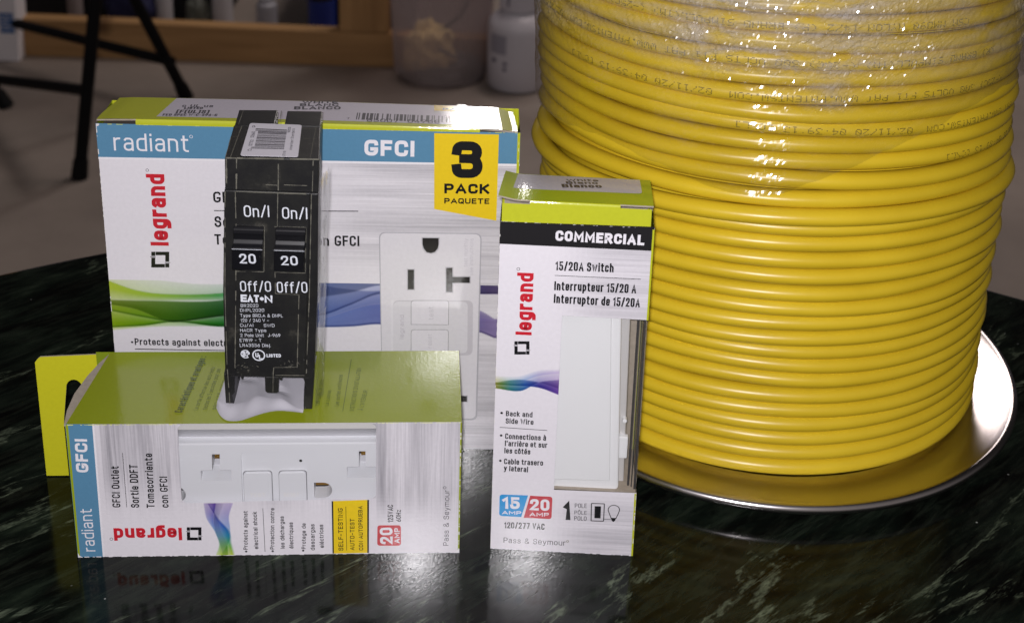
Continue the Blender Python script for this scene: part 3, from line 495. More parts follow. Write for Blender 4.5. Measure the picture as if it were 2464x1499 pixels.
def veils(base, bands, x, y, colour, aa):
    """translucent printed veils: each band (lo, hi, strength at lo, strength at hi, darkness)"""
    c = list(base[:3])
    for lo, hi, s0, s1, dk, *fx in bands:
        a, b = lo(x), hi(x)
        if b < a: a, b = b, a
        if b - a < 1e-6: continue
        cov = max(0.0, min(1.0, (y - a) / aa + .5)) * max(0.0, min(1.0, (b - y) / aa + .5))
        if cov <= 0: continue
        t = max(0, min(1, (y - a) / (b - a)))
        st = (fx[0](x) if fx else 1.0) * min(.97, 1.22 * (s0 * (1 - t) + s1 * t)) * cov
        for i in range(3):
            k = colour[i] * (1 - dk)
            c[i] *= (1 - st) + st * min(1.0, k)
    return (*c, base[3])


# ================================================================== the table
def marble():
    mt, nt, p = new_mat("green_marble")
    tc = nt.nodes.new('ShaderNodeTexCoord')
    def streak(angle, sx, sy):
        r = nt.nodes.new('ShaderNodeMapping'); r.inputs['Rotation'].default_value = (0, 0, radians(-angle))
        link(nt, tc.outputs['Object'], r.inputs['Vector'])
        q = nt.nodes.new('ShaderNodeMapping'); q.inputs['Scale'].default_value = (sx, sy, 1.0)
        link(nt, r.outputs[0], q.inputs['Vector'])
        return q
    mp = streak(38, .75, 2.6)
    # large clouds
    n1 = nt.nodes.new('ShaderNodeTexNoise'); n1.inputs['Scale'].default_value = 28; n1.inputs['Detail'].default_value = 9; n1.inputs['Roughness'].default_value = 0.66; n1.inputs['Distortion'].default_value = 0.45
    link(nt, mp.outputs[0], n1.inputs['Vector'])
    r1 = nt.nodes.new('ShaderNodeValToRGB')
    e = r1.color_ramp.elements
    e[0].position = 0.40; e[0].color = (0.0022, 0.0022, 0.0020, 1)
    e[1].position = 0.80; e[1].color = (0.040, 0.052, 0.034, 1)
    a = e.new(0.52); a.color = (0.004, 0.006, 0.0045, 1)
    a = e.new(0.62); a.color = (0.010, 0.015, 0.010, 1)
    link(nt, n1.outputs['Fac'], r1.inputs[0])
    # fine streaked speckle
    mp2 = streak(44, .7, 4.0)
    n2 = nt.nodes.new('ShaderNodeTexNoise'); n2.inputs['Scale'].default_value = 90; n2.inputs['Detail'].default_value = 8; n2.inputs['Roughness'].default_value = 0.7; n2.inputs['Distortion'].default_value = 0.5
    link(nt, mp2.outputs[0], n2.inputs['Vector'])
    r2 = nt.nodes.new('ShaderNodeValToRGB')
    e = r2.color_ramp.elements
    e[0].position = 0.46; e[0].color = (0, 0, 0, 1); e[1].position = 0.80; e[1].color = (0.026, 0.032, 0.022, 1)
    link(nt, n2.outputs['Fac'], r2.inputs[0])
    # veins: narrow band where a warped noise crosses its middle
    n3 = nt.nodes.new('ShaderNodeTexNoise'); n3.inputs['Scale'].default_value = 6.5; n3.inputs['Detail'].default_value = 10; n3.inputs['Roughness'].default_value = 0.62; n3.inputs['Distortion'].default_value = .55
    link(nt, mp.outputs[0], n3.inputs['Vector'])
    sb = nt.nodes.new('ShaderNodeMath'); sb.operation = 'SUBTRACT'; sb.inputs[1].default_value = 0.5
    ab = nt.nodes.new('ShaderNodeMath'); ab.operation = 'ABSOLUTE'
    link(nt, n3.outputs['Fac'], sb.inputs[0]); link(nt, sb.outputs[0], ab.inputs[0])
    r3 = nt.nodes.new('ShaderNodeValToRGB')
    e = r3.color_ramp.elements
    e[0].position = 0.0; e[0].color = (0.115, 0.14, 0.095, 1); e[1].position = 0.010; e[1].color = (0, 0, 0, 1)
    link(nt, ab.outputs[0], r3.inputs[0])
    br = nt.nodes.new('ShaderNodeMix'); br.data_type = 'RGBA'; br.blend_type = 'MULTIPLY'; br.inputs[0].default_value = 1.0
    link(nt, r3.outputs[0], br.inputs[6]); 
    r4 = nt.nodes.new('ShaderNodeValToRGB'); r4.color_ramp.elements[0].position = 0.45; r4.color_ramp.elements[1].position = 0.65
    link(nt, n2.outputs['Fac'], r4.inputs[0]); link(nt, r4.outputs[0], br.inputs[7])
    a1 = nt.nodes.new('ShaderNodeMix'); a1.data_type = 'RGBA'; a1.blend_type = 'ADD'; a1.inputs[0].default_value = 0.6
    link(nt, r1.outputs[0], a1.inputs[6]); link(nt, r2.outputs[0], a1.inputs[7])
    a2 = nt.nodes.new('ShaderNodeMix'); a2.data_type = 'RGBA'; a2.blend_type = 'ADD'; a2.inputs[0].default_value = 1.0
    link(nt, a1.outputs[2], a2.inputs[6]); link(nt, br.outputs[2], a2.inputs[7])
    # dust specks
    vo = nt.nodes.new('ShaderNodeTexVoronoi'); vo.inputs['Scale'].default_value = 230
    link(nt, tc.outputs['Object'], vo.inputs['Vector'])
    r5 = nt.nodes.new('ShaderNodeValToRGB'); r5.color_ramp.elements[0].position = 0.05; r5.color_ramp.elements[0].color = (.30, .31, .30, 1); r5.color_ramp.elements[1].position = 0.085; r5.color_ramp.elements[1].color = (0, 0, 0, 1)
    link(nt, vo.outputs['Distance'], r5.inputs[0])
    n6 = nt.nodes.new('ShaderNodeTexNoise'); n6.inputs['Scale'].default_value = 55
    link(nt, tc.outputs['Object'], n6.inputs['Vector'])
    r6 = nt.nodes.new('ShaderNodeValToRGB'); r6.color_ramp.elements[0].position = 0.60; r6.color_ramp.elements[1].position = 0.66
    link(nt, n6.outputs['Fac'], r6.inputs[0])
    mm = nt.nodes.new('ShaderNodeMix'); mm.data_type = 'RGBA'; mm.blend_type = 'MULTIPLY'; mm.inputs[0].default_value = 1.0
    link(nt, r5.outputs[0], mm.inputs[6]); link(nt, r6.outputs[0], mm.inputs[7])
    a3 = nt.nodes.new('ShaderNodeMix'); a3.data_type = 'RGBA'; a3.blend_type = 'ADD'; a3.inputs[0].default_value = 1.0
    link(nt, a2.outputs[2], a3.inputs[6]); link(nt, mm.outputs[2], a3.inputs[7])
    link(nt, a3.outputs[2], p.inputs['Base Color'])
    n7 = nt.nodes.new('ShaderNodeTexNoise'); n7.inputs['Scale'].default_value = 24; n7.inputs['Detail'].default_value = 8; n7.inputs['Roughness'].default_value = .7
    link(nt, tc.outputs['Object'], n7.inputs['Vector'])
    r7 = nt.nodes.new('ShaderNodeMapRange'); r7.inputs['From Min'].default_value = .35; r7.inputs['From Max'].default_value = .7; r7.inputs['To Min'].default_value = .075; r7.inputs['To Max'].default_value = .15
    link(nt, n7.outputs['Fac'], r7.inputs['Value']); link(nt, r7.outputs[0], p.inputs['Roughness'])
    p.inputs['IOR'].default_value = 1.5
    p.inputs['Specular IOR Level'].default_value = 0.18
    return mt
MARBLE = marble()
IRON = simple("black_iron", (0.012, 0.012, 0.013), 0.45)
tb = thing('round_table', 'round black and dark green marble table top carrying all the boxes and the spool', 'table', (8.2, 161.4, 0))
mb = MB(); R = 364.7
prof = [(0, 0), (R - 3, 0), (R - 1.2, -.6), (R - .2, -2), (R, -4), (R, -16), (R - 1.5, -18.5), (R - 4, -20), (0, -20)]
mb.lathe([(0.001, 0)] + prof[1:-1] + [(0.001, -20)], 160)
mb.build('table_top', MARBLE, tb)
mb = MB(); mb.tube([(0, 0, -20), (0, 0, -735)], 28, 20); mb.build('pedestal', IRON, tb, smooth=False)
mb = MB(); mb.lathe([(0.001, -722), (60, -724), (215, -740), (220, -750), (0.001, -750)], 64); mb.build('foot_plate', IRON, tb)

# ================================================================== the three pack box
CX0, CY0, CYAW = -117.276, 359.787, 0.0334
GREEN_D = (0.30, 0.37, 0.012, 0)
box_c = thing('receptacle_carton', 'big white carton at the back with blue band and yellow 3 PACK tag', 'carton', (CX0, CY0, 0), CYAW)
def c_top(u, d, up=0.0): return (u, d, 109.4 - 1.1 * u / 119.4 - 1.05 * (d - .2) / 21.3 + 0.35 * sin(pi * max(0, min(1, u / 119.4))) + up)
WC, HL, HR = 120.2, 107.95, 107.5
mb = MB()
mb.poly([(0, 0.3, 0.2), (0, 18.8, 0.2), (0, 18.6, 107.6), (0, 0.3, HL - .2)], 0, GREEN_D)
mb.poly([(WC, 0.3, 0.2), (WC, 0.3, HR - .2), (WC, 18.6, 107.4), (WC, 18.8, 0.2)], 0, GREEN)
mb.poly([(0, 18.8, 0.2), (WC, 18.8, 0.2), (WC, 18.6, 107.4), (0, 18.6, 107.6)], 0, GREEN)
mb.poly([(0, .3, .2), (WC, .3, .2), (WC, 18.8, .2), (0, 18.8, .2)], 0, GREEN)
mb.poly([(0.3, 1.5, 106.4), (WC - 3.5, 1.5, 106.1), (WC - 3.5, 17, 106.1), (3.5, 17, 106.4)], 1, (1, 1, 1, 0))
mb.build('side_panel', [PRX, DARKIN], box_c)

mb = MB()
def c3(off): return lambda u, v: (u, -off, v)
def cfront(s, t):
    u = s * WC; v = t * (HL + (HR - HL) * s)
    return (u, 0.0, v)
def ccol(s, t):
    u = s * WC; v = t * 107.7
    a = sstep(u, 48, 86) * max(sstep(v, 56, 76), sstep(u, 96, 112), 1 - sstep(v, 8, 26)) + 0.05
    return (*WHITE[:3], min(1.0, a))
mb.grid(cfront, 60, 54, ccol)
# the veils of colour
L = C_RIB
def cjoin(a, b, c_=None):
    P = list(L[a]) + list(L[b]) + (list(L[c_]) if c_ else [])
    return lambda x: interp(P, x)
thin = lambda x: 1.0 - .30 * sstep(x, 44, 60)
bands = [
 (cjoin('L1', 'R1', 'S1'), cjoin('L0', 'R0', 'S0'), .42, .20, 0.0),
 (cjoin('L2', 'R3', 'S2'), cjoin('L1', 'R1', 'S1'), .55, .95, 0.15, thin),
 (cjoin('L3', 'R4', 'S2'), cjoin('L2', 'R2', 'S1'), .85, .70, 0.3, thin),
 (cjoin('L2b', 'R3', 'S2'), cjoin('L2', 'R1', 'S1'), .85, .6, 0.55, thin),
 (lambda x: interp(list(L['L4'])+list(L['R6'])+list(L['S5']), x), lambda x: interp(list(L['L4'])+list(L['R6'])+list(L['S5']), x) + .8, .85, .1, 0.4),
 (lambda x: interp(list(L['L3'])+list(L['R4'])+list(L['S2']), x), lambda x: interp(list(L['L3'])+list(L['R4'])+list(L['S2']), x) + .9, .85, .1, 0.4),
 (cjoin('L4', 'R5', 'S4'), cjoin('L2b', 'R3', 'S3'), .85, .55, 0.1, thin),
 (cjoin('L4', 'R6', 'S5'), cjoin('L3', 'R4', 'S3'), .92, .45, 0.2, thin),
 (cjoin('L5', 'R6', 'S5'), cjoin('L4', 'R5', 'S4'), .35, .60, 0.0),
]
cramp = [(0, (.58, .78, .02)), (16, (.34, .66, .03)), (32, (.06, .46, .08)), (48, (.03, .45, .45)), (60, (.04, .22, .66)), (84, (.02, .10, .56)), (106, (.10, .08, .52)), (112, (.24, .14, .52)), (120, (.42, .28, .66))]
def rib_c(s, t):
    u = s * WC; v = 34.5 + t * 23.5
    base = ccol(s, v / 107.7); base = (*base[:3], base[3] * .6)
    return veils(base, bands, u, v, ramp(cramp, u), .5)
mb.grid(lambda s, t: (s * WC, -.03, 34.5 + t * 23.5), 240, 84, rib_c)
f1, f2, f3, f4 = c3(.06), c3(.09), c3(.12), c3(.15)
P = C_POLY
poly2(mb, P['band'], f1, BLUE); poly2(mb, P['line'], f1, (.82, .80, .84, 0))
poly2(mb, P['tag'], f2, YELLOW)
for k in ('rule1', 'rule2'): poly2(mb, P[k], f1, INK['k'])
ring2(mb, P['bullet'][0], 0, .35, f1, INK['k'], n=12)
ol = P['outlet']
sh = [(p[0] + dx, p[1] + dy) for p, dx, dy in zip(ol, (-.35, .35, .5, -.1), (.25, .25, -.6, -.6))]
poly2(mb, rounded(sh, 2.0), f1, (.42, .41, .45, 0))
poly2(mb, rounded(ol, 1.9), f2, OUTPR)
rc = P['recess']
poly2(mb, rounded([(a + b, c_ + d) for (a, c_), (b, d) in zip(rc, ((-.2, 0), (.6, .1), (.6, -.6), (-.2, -.6)))], 2.0), c3(.10), (.56, .54, .58, 0))
poly2(mb, rounded([(rc[0][0], rc[0][1] - .4), (rc[1][0] - 1.0, rc[1][1] - .4), (rc[2][0] - 1.0, rc[2][1] + .2), (rc[3][0], rc[3][1] + .2)], 1.6), c3(.11), (.68, .665, .70, 0))
poly2(mb, [(84.0, 11.4), (84.0, 52.6), (83.2, 52.6), (83.2, 11.4)], c3(.11), (.73, .715, .75, 0))
for k in ('btn1', 'btn2'):
    q = P[k]
    poly2(mb, rounded([(q[0][0] - .12, q[0][1] + .12), (q[1][0] + .12, q[1][1] + .12), (q[2][0] + .12, q[2][1] - .12), (q[3][0] - .12, q[3][1] - .12)], 1.1, corners=(1, 1, 0, 0)), c3(.13), (.16, .155, .165, 0))
    poly2(mb, rounded(q, 1.0, corners=(1, 1, 0, 0)), c3(.15), (.72, .70, .745, 0))
for k in ('ground', 'slotL', 'slotR', 'slotH', 'slotB'):
    q = P[k]; cx = sum(p[0] for p in q) / len(q); cy = sum(p[1] for p in q) / len(q)
    poly2(mb, [(cx + (p[0] - cx) * 1.0 + (.3 if p[0] > cx else -.3), cy + (p[1] - cy) + (.3 if p[1] > cy else -.3)) for p in q], c3(.13), (.50, .485, .52, 0))
    poly2(mb, q, c3(.16), (.014, .012, .012, 0))
maker_logo(mb, [P['logo'][3], P['logo'][2], P['logo'][1], P['logo'][0]], f3, INK['k'])
ring2(mb, P['reg'][0], .34, .46, f3, INK['k'], n=14); ring2(mb, P['reg2'][0], .36, .5, f3, INK['w'], n=14)
for it in C_TEXT: letter(mb, it, c3(.19))
worn(mb, (.1, 1), (.1, 107), .2, 1, .45); worn(mb, (1, 107.85), (119.5, 107.45), .2, 2, .35, .22, (.62, .66, .10, 0)); worn(mb, (119.9, 1), (119.9, 106), .2, 3, .3, .22, (.66, .70, .3, 0))
poly2(mb, [(0, 107.0), (.8, 107.4), (1.0, 107.95), (0, 107.95)], c3(.21), (.72, .68, .70, 0))
poly2(mb, [(WC - .75, 0), (WC, 0), (WC, HR), (WC - .75, HR)], c3(.08), GREEN)
mb.build('front_panel', PRX, box_c)

# lid: tucked flap, bowed, with slits at its ends
mb = MB()
def lid_pt(s, t):
    fl, fr = .2, 119.45; bl, br_ = 2.0, 118.6
    d = .2 + 19.0 * t
    e = sstep(t, 0, 1)
    u = (fl + (bl - fl) * e ** 1.4) * (1 - s) + (fr + (br_ - fr) * e) * s
    p = c_top(u, d)
    curl = -1.1 * sstep(s, .93, 1.0) ** 2 - .5 * (1 - sstep(s, 0, .05)) ** 2
    return (p[0], p[1], p[2] + curl * .5)
mb.grid(lid_pt, 80, 8, lambda s, t: GREEN)
mb.grid(lambda s, t: (lid_pt(s, t)[0], lid_pt(s, t)[1], lid_pt(s, t)[2] - .45), 80, 1, lambda s, t: (1, 1, 1, 0), 1)
# rolled front edge between the slits
def lipp(s, t):
    u = 11.2 + s * 97.5; a = t * pi / 2
    top = c_top(u, .2)
    return (u, .2 - .35 * sin(a), top[2] - (top[2] - (HL - .45 * u / WC) + .15) * (1 - cos(a)) * 1.0)
mb.grid(lipp, 60, 4, lambda s, t: GREEN)
for s0, s1 in ((0, .095), (.908, 1)):
    a, b = lid_pt(s0, 0), lid_pt(s1, 0)
    mb.poly([(a[0], a[1] - .02, a[2]), (b[0], b[1] - .02, b[2]), (b[0], b[1] - .02, b[2] - .45), (a[0], a[1] - .02, a[2] - .45)], 1)
def ct(off): return lambda u, d: (u, d, c_top(u, d)[2] + off)
def quadgrid(q, off, col, n=24, k=6):
    mb.grid(lambda s, t: ct(off)(*lerp2(q, s, t)), n, k, lambda s, t: col)
q = CT_POLY['label']
lab = (.60, .56, .63, 0)
quadgrid([(q[0][0], 2.6), (q[3][0], 2.6), (q[3][0] + 1.6, 19.0), (q[1][0] + .9, 19.0)], .04, lab)
mb.poly([ct(.05)(u, d) for u, d in rounded([(q[3][0] - .5, 2.6), (q[3][0] + 1.2, 2.6), (q[3][0] + 2.4, 13), (q[3][0] - .5, 13)], 1.0, corners=(0, 1, 1, 0))], 0, lab)
quadgrid([(95.2, 14.0), (110.5, 13.4), (110.5, 19.0), (95.0, 19.0)], .08, (.72, .50, .04, 0), 8, 4)
rb = random.Random(5)
bq = CT_POLY['bars']; x = 0.0
pat = [1, 0, 1, 0, 0, 1, 1, 1, 0, 1, 1, 0, 1, 1, 1, 0, 1, 0, 1, 1, 0, 0, 0, 1, 0, 0, 0, 1, 1, 0, 1, 0, 0, 0, 1, 0, 1, 1, 0, 1, 1, 1, 0, 1, 1, 0, 1, 0, 1, 0, 1, 1, 1, 0, 0, 1, 0, 0, 1, 1, 0, 0, 0, 1, 1, 1, 0, 0, 1, 0, 1, 0, 0, 0, 1, 0, 0, 1, 0, 0, 0, 1, 0, 0, 1]
n = len(pat)
for i, b in enumerate(pat):
    if b: mb.poly([ct(.09)(*lerp2(bq, i / n, t)) for t in (0, 1)][:1] + [ct(.09)(*lerp2(bq, (i + 1) / n, t)) for t in (0, 1)] + [ct(.09)(*lerp2(bq, i / n, 1))], 0, INK['d'])
for it in CT_TEXT: letter(mb, it, ct(.12))
mb.build('lid', [PRX, BOARD], box_c)

# ================================================================== the lying single outlet box
AX0, AY0, AYAW = -115.326, 308.437, 0.0654
box_a = thing('outlet_carton', 'white and green carton lying on its side with hang tab at left', 'carton', (AX0, AY0, 0), AYAW)
WA, HA, DA = 105.0, 43.1, 35.7
def bul(y): return interp(AT_LENS[:6], y, 1)
mb = MB()
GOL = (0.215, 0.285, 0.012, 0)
ny = 12
for i in range(ny):
    y0, y1 = .2 + 34.3 * i / ny, .2 + 34.3 * (i + 1) / ny
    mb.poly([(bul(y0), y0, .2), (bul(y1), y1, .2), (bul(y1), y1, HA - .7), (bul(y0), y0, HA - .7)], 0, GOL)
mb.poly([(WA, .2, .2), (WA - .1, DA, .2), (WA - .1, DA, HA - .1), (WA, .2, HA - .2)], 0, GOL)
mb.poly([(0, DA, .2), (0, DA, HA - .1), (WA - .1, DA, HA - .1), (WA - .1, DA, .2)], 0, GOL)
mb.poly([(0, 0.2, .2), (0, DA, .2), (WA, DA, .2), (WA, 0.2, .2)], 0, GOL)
mb.build('side_panel', [PRZ], box_a)

mb = MB()
WIN = [(29.16, 17.6), (81.8, 18.6), (81.95, 42.6), (29.35, 42.6)]     # window opening
def acol_uv(u, v):
    a = sstep(v, 9, 30) * (1 - .25 * sstep(u, 60, 80)) * sstep(u, 6, 12)
    if u > 82: a = sstep(v, 8, 22) * .95
    return (*WHITE[:3], a)
def patch(q, nu, nv):
    mb.grid(lambda s, t: (lerp2(q, s, t)[0], 0, lerp2(q, s, t)[1]), nu, nv, lambda s, t: acol_uv(*lerp2(q, s, t)))
patch([(0, 0), (WIN[0][0], 0), WIN[0], (0, WIN[0][1])], 20, 14)
patch([(0, WIN[0][1]), WIN[0], WIN[3], (0, 42.6)], 20, 20)
patch([(0, 42.6), (29.35, 42.6), (29.4, HA), (0, HA)], 20, 1)
patch([(WIN[0][0], 0), (WIN[1][0], 0), WIN[1], WIN[0]], 30, 14)
patch([(WIN[1][0], 0), (WA, 0), (WA, WIN[1][1]), WIN[1]], 20, 14)
patch([WIN[1], (WA, WIN[1][1]), (WA, HA), (82.0, HA)], 20, 20)
for q in (rounded([(29.1, 17.5), (30.8, 17.55), (30.8, 19.0), (29.1, 19.0)], 1.1, corners=(0, 0, 0, 0)),): pass
def a3(off): return lambda u, v: (u, -off, v)
f1, f2, f3 = a3(.05), a3(.09), a3(.13)
P = A_POLY
# round the window's corners with board
def fillet(c, sx, sy, r):
    pts = [c]
    for k in range(7):
        a = pi / 2 * k / 6
        pts.append((c[0] + sx * r * (1 - sin(a)), c[1] + sy * r * (1 - cos(a))))
    poly2(mb, pts, a3(.01), acol_uv(c[0] - sx, c[1]))
fillet((29.2, 17.6), 1, 1, 1.6); fillet((81.8, 18.6), -1, 1, 1.4); fillet((81.95, 42.75), -1, -1, 1.5); fillet((29.35, 42.75), 1, -1, 1.5)
rb_ = A_RIB
cv = {k: (lambda P_: (lambda x: interp(P_, x, 1)))(v) for k, v in rb_.items()}
bandsA = [(cv['a0'], cv['a2'], .40, .75, 0), (cv['a2'], cv['a1'], .35, .85, .1), (cv['a4'], cv['a3'], .45, .55, 0), (cv['a0'], cv['a4'], .12, .30, 0), (cv['a2'], cv['a4'], .6, .3, .3), (cv['a1'], lambda x: cv['a1'](x) + .35, .6, .3, .2)]
arampv = [(0, (.62, .80, .03)), (3, (.20, .62, .06)), (6.5, (.02, .45, .62)), (10, (.06, .25, .72)), (14, (.20, .18, .62)), (17.6, (.45, .32, .70))]
def rib_a(s, t):
    u = 33.5 + s * 11; v = t * 17.5
    return veils(acol_uv(u, v), bandsA, v, u, ramp(arampv, v), .3)
mb.grid(lambda s, t: (33.5 + s * 11, -.03, .05 + t * 17.45), 55, 60, rib_a)
poly2(mb, P['band'], f1, BLUE); poly2(mb, P['line'], f1, (.82, .80, .84, 0))
poly2(mb, [(0, 0), (.55, 0), (.75, HA), (.1, HA)], f2, GREEN_D)
for k in ('rule1', 'rule2'): poly2(mb, P[k], f1, INK['k'])
poly2(mb, P['ybox'], f1, YELLOW); poly2(mb, P['kbar1'], f2, INK['k']); poly2(mb, P['kbar2'], f2, INK['k']); poly2(mb, P['rule3'], f2, INK['k'])
poly2(mb, rounded(P['badge'], .9), f1, (.52, .03, .04, 0))
for c_ in P['bul']: ring2(mb, c_, 0, .32, f1, INK['k'], n=12)
q = P['logo']; maker_logo(mb, [q[1], q[0], q[3], q[2]], f1, INK['k'])
ring2(mb, P['reg'][0], .34, .46, f1, INK['k'], n=14); ring2(mb, P['reg2'][0], .34, .46, f1, INK['k'], n=14)
for it in A_TEXT: letter(mb, it, a3(.13))
poly2(mb, [(104.55, 0), (WA, 0), (WA, HA), (104.6, HA)], f2, GREEN_D)
worn(mb, (.4, .12), (104.6, .12), .16, 4, .5, .3, (.80, .78, .80, 0)); worn(mb, (.2, HA - .1), (29.2, HA - .1), .16, 5, .8, .3, (.66, .70, .25, 0)); worn(mb, (82, HA - .1), (104.8, HA - .1), .16, 6, .8, .34, (.72, .72, .45, 0)); worn(mb, (104.8, .5), (104.8, 42), .16, 7, .5, .3)
poly2(mb, [(103.4, 0), (WA, 0), (WA, 1.5), (104.3, .9)], a3(.17), (.80, .78, .80, 0)); poly2(mb, [(0, 0), (1.3, 0), (.4, .6), (0, 1.6)], a3(.17), (.80, .78, .82, 0))
mb.build('front_panel', PRZ, box_a)

mb = MB()
tq = [(0.15, 0.0), (WA, 0), (WA - .1, DA), (4.2, DA - .4)]
def at3(off):
    def f(u, d): return (u, d, HA + off - .0)
    return f
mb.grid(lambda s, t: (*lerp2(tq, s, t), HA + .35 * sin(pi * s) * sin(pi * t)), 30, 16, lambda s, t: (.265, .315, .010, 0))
for s in range(30):   # cut edge of the board at the left end
    pass
mb.poly([(0.15, 0, HA), (4.2, DA - .4, HA), (4.2, DA - .4, HA - .5), (0.15, 0, HA - .5)], 1)
for it in AT_TEXT: letter(mb, it, lambda u, d: (u, d, HA + .42))
poly2(mb, AT_POLY['rule'], lambda u, d: (u, d, HA + .42), INK['o'])
mb.build('top_panel', [PRZ, BOARD], box_a)
mb = MB()
mb.poly([(u, d, HA - .15) for u, d in AT_LENS], 0); mb.poly([(u, d, HA - .7) for u, d in reversed(AT_LENS)], 0)
for i in range(len(AT_LENS)):
    a, b = AT_LENS[i], AT_LENS[(i + 1) % len(AT_LENS)]
    mb.poly([(*a, HA - .7), (*b, HA - .7), (*b, HA - .15), (*a, HA - .15)], 0)
mb.build('end_flap', BOARD, box_a)
# hang tab with its slot, in the plane of the back panel
from mathutils.geometry import tessellate_polygon
def holed(mb, outer, holes, to3, mat=0, col=(1, 1, 1, 0)):
    loops = [[Vector((p[0], p[1], 0)) for p in l] for l in [outer] + holes]
    flat = [p for l in loops for p in l]
    mb.mesh([to3(p.x, p.y) for p in flat], [tuple(t) for t in tessellate_polygon(loops)], mat, col)
def walls(mb, loop, f0, f1, mat=0, col=(1, 1, 1, 0)):
    n = len(loop)
    for i in range(n):
        a, b = loop[i], loop[(i + 1) % n]
        mb.poly([f0(*a), f0(*b), f1(*b), f1(*a)], mat, col)
mb = MB()
outer = [(-17.7, .4), (3.9, .4), (3.9, 42.35), (-16.0, 41.4), (-16.7, 40.8), (-17.6, 39.6)]
hole = []
for k in range(13): 
    a = pi * k / 12; hole.append((-7.1 + 2.3 * cos(a), 31.0 + 2.3 * sin(a) * 1.2))
hole += [(-10.9, 20.5), (-11.1, 18.5), (-10.6, 17.2), (-4.6, 17.2), (-4.8, 31)]
holed(mb, outer, [hole], lambda u, v: (u, DA + .05, v), 0, (0.62, 0.60, .018, 0))
holed(mb, outer, [hole], lambda u, v: (u, DA + .55, v), 1)
walls(mb, outer, lambda u, v: (u, DA + .05, v), lambda u, v: (u, DA + .55, v), 1); walls(mb, hole, lambda u, v: (u, DA + .05, v), lambda u, v: (u, DA + .55, v), 1)
mb.build('hang_tab', [PRZ, BOARD], box_a)
FILM, _, _, _ = clear_film("clear_window_film", (.97, .97, .98), 0.9, 0.012, 0.06)
mb = MB(); mb.poly([(29, .25, 17.4), (82.2, .25, 18.4), (82.2, .25, 42.9), (29, .25, 42.9)]); mb.build('window_film', FILM, box_a)

# ---- the outlet inside it
PLW = simple("white_nylon", (0.70, 0.71, 0.73), 0.28, spec=0.5)
PLS = simple("bright_white_nylon", (0.80, 0.81, 0.82), 0.28, spec=0.5)
PLC = simple("cream_nylon", (0.74, 0.73, 0.70), 0.30)
BRASS = simple("brass_contact", (0.50, 0.27, 0.05), 0.35, metal=0.8)
BLACK = simple("slot_black", (0.01, 0.009, 0.008), 0.7)
GROOVE = simple("groove_shadow_gap", (0.20, 0.20, 0.21), 0.6)
outl = thing('wall_outlet', 'white wall outlet lying sideways behind the window of the front carton', 'outlet', (AX0, AY0, 0), AYAW)
mb = MB(); Y0 = 1.6
def oz(y): return lambda u, v: (u, y, v)
Tl = [(34.4, 23.7), (42.6, 23.7), (42.6, 27.0), (39.6, 27.0), (39.75, 32.2), (37.65, 32.2), (37.5, 27.0), (34.4, 27.0)]
Tr = [(73.9, 24.3), (82.8, 24.4), (82.8, 27.75), (79.03, 27.75), (79.0, 32.8), (77.2, 32.8), (77.2, 27.75), (73.9, 27.7)]
gr = [(64.9, 17.7), (67.4, 17.7)] + [(67.4 + 2.4 * sin(a) , 20.2 - 2.5 * cos(a)) for a in [pi * k / 10 for k in range(1, 10)]] + [(67.4, 22.7), (64.9, 22.7)]
glp = [(27.7 + 2.3 * cos(a), 19.2 + 2.5 * sin(a)) for a in [2 * pi * k / 20 for k in range(20)]]
rec = rounded([(45.2, 10.0), (63.0, 10.0), (63.05, 32.8), (45.4, 32.85)], 1.4, corners=(0, 0, 1, 1))
outer = [(20, 4), (90, 4), (90, 35.2), (20, 35.2)]
holed(mb, outer, [Tl, Tr, gr, glp, rec], oz(Y0), 0)
for lp, dep in ((Tl, 9), (Tr, 9), (gr, 5), (glp, 5)):
    cx = sum(p[0] for p in lp) / len(lp); cy = sum(p[1] for p in lp) / len(lp)
    # small chamfer then straight wall
    walls(mb, lp, oz(Y0), oz(Y0 + dep), 0)
for lp in (Tl, Tr):
    a_, b_, c2_, d_ = lp[0], lp[1], lp[2], lp[7]
    mb.poly([oz(Y0 + 6.0)(a_[0], a_[1] + .8), oz(Y0 + 6.0)(b_[0], b_[1] + .8), oz(Y0 + 6.0)(*c2_), oz(Y0 + 6.0)(*d_)], 5)  # slot floor in darker grey, the shade of its depth painted in
    mb.poly([oz(Y0 + 0.02)(a_[0], a_[1]), oz(Y0 + 0.02)(b_[0], b_[1]), oz(Y0 + 6.0)(b_[0], b_[1] + .8), oz(Y0 + 6.0)(a_[0], a_[1] + .8)], 0)
    mb.poly([oz(Y0 + 9)(u, v) for u, v in [lp[3], lp[4], lp[5], lp[6]]], 2)
    x0, x1, z0, z1 = lp[6][0], lp[3][0], lp[3][1], lp[4][1]
    mb.box(x0 + .5, x1 - .15, Y0 + 2.0, Y0 + 4.1, z0 + 2.4, z1 - .2, 3)
mb.poly([oz(Y0 + 5)(u, v) for u, v in gr], 2); mb.poly([oz(Y0 + 5)(u, v) for u, v in glp], 2)
mb.box(65.2, 68.9, Y0 + 2.2, Y0 + 4.5, 20.3, 22.4, 3); mb.box(26.5, 29, Y0 + 3.2, Y0 + 4.5, 19.6, 21.4, 3)
walls(mb, rec, oz(Y0), oz(Y0 + 1.0), 0)
for a_, b_ in zip(rec, rec[1:]):
    if min(a_[1], b_[1]) > 14: line2(mb, a_, b_, .5, oz(Y0 + .93), (1, 1, 1, 0), 5)  # grey line painted as the shade under the recess rim
mb.poly([oz(Y0 + 1.0)(u, v) for u, v in rec], 0)
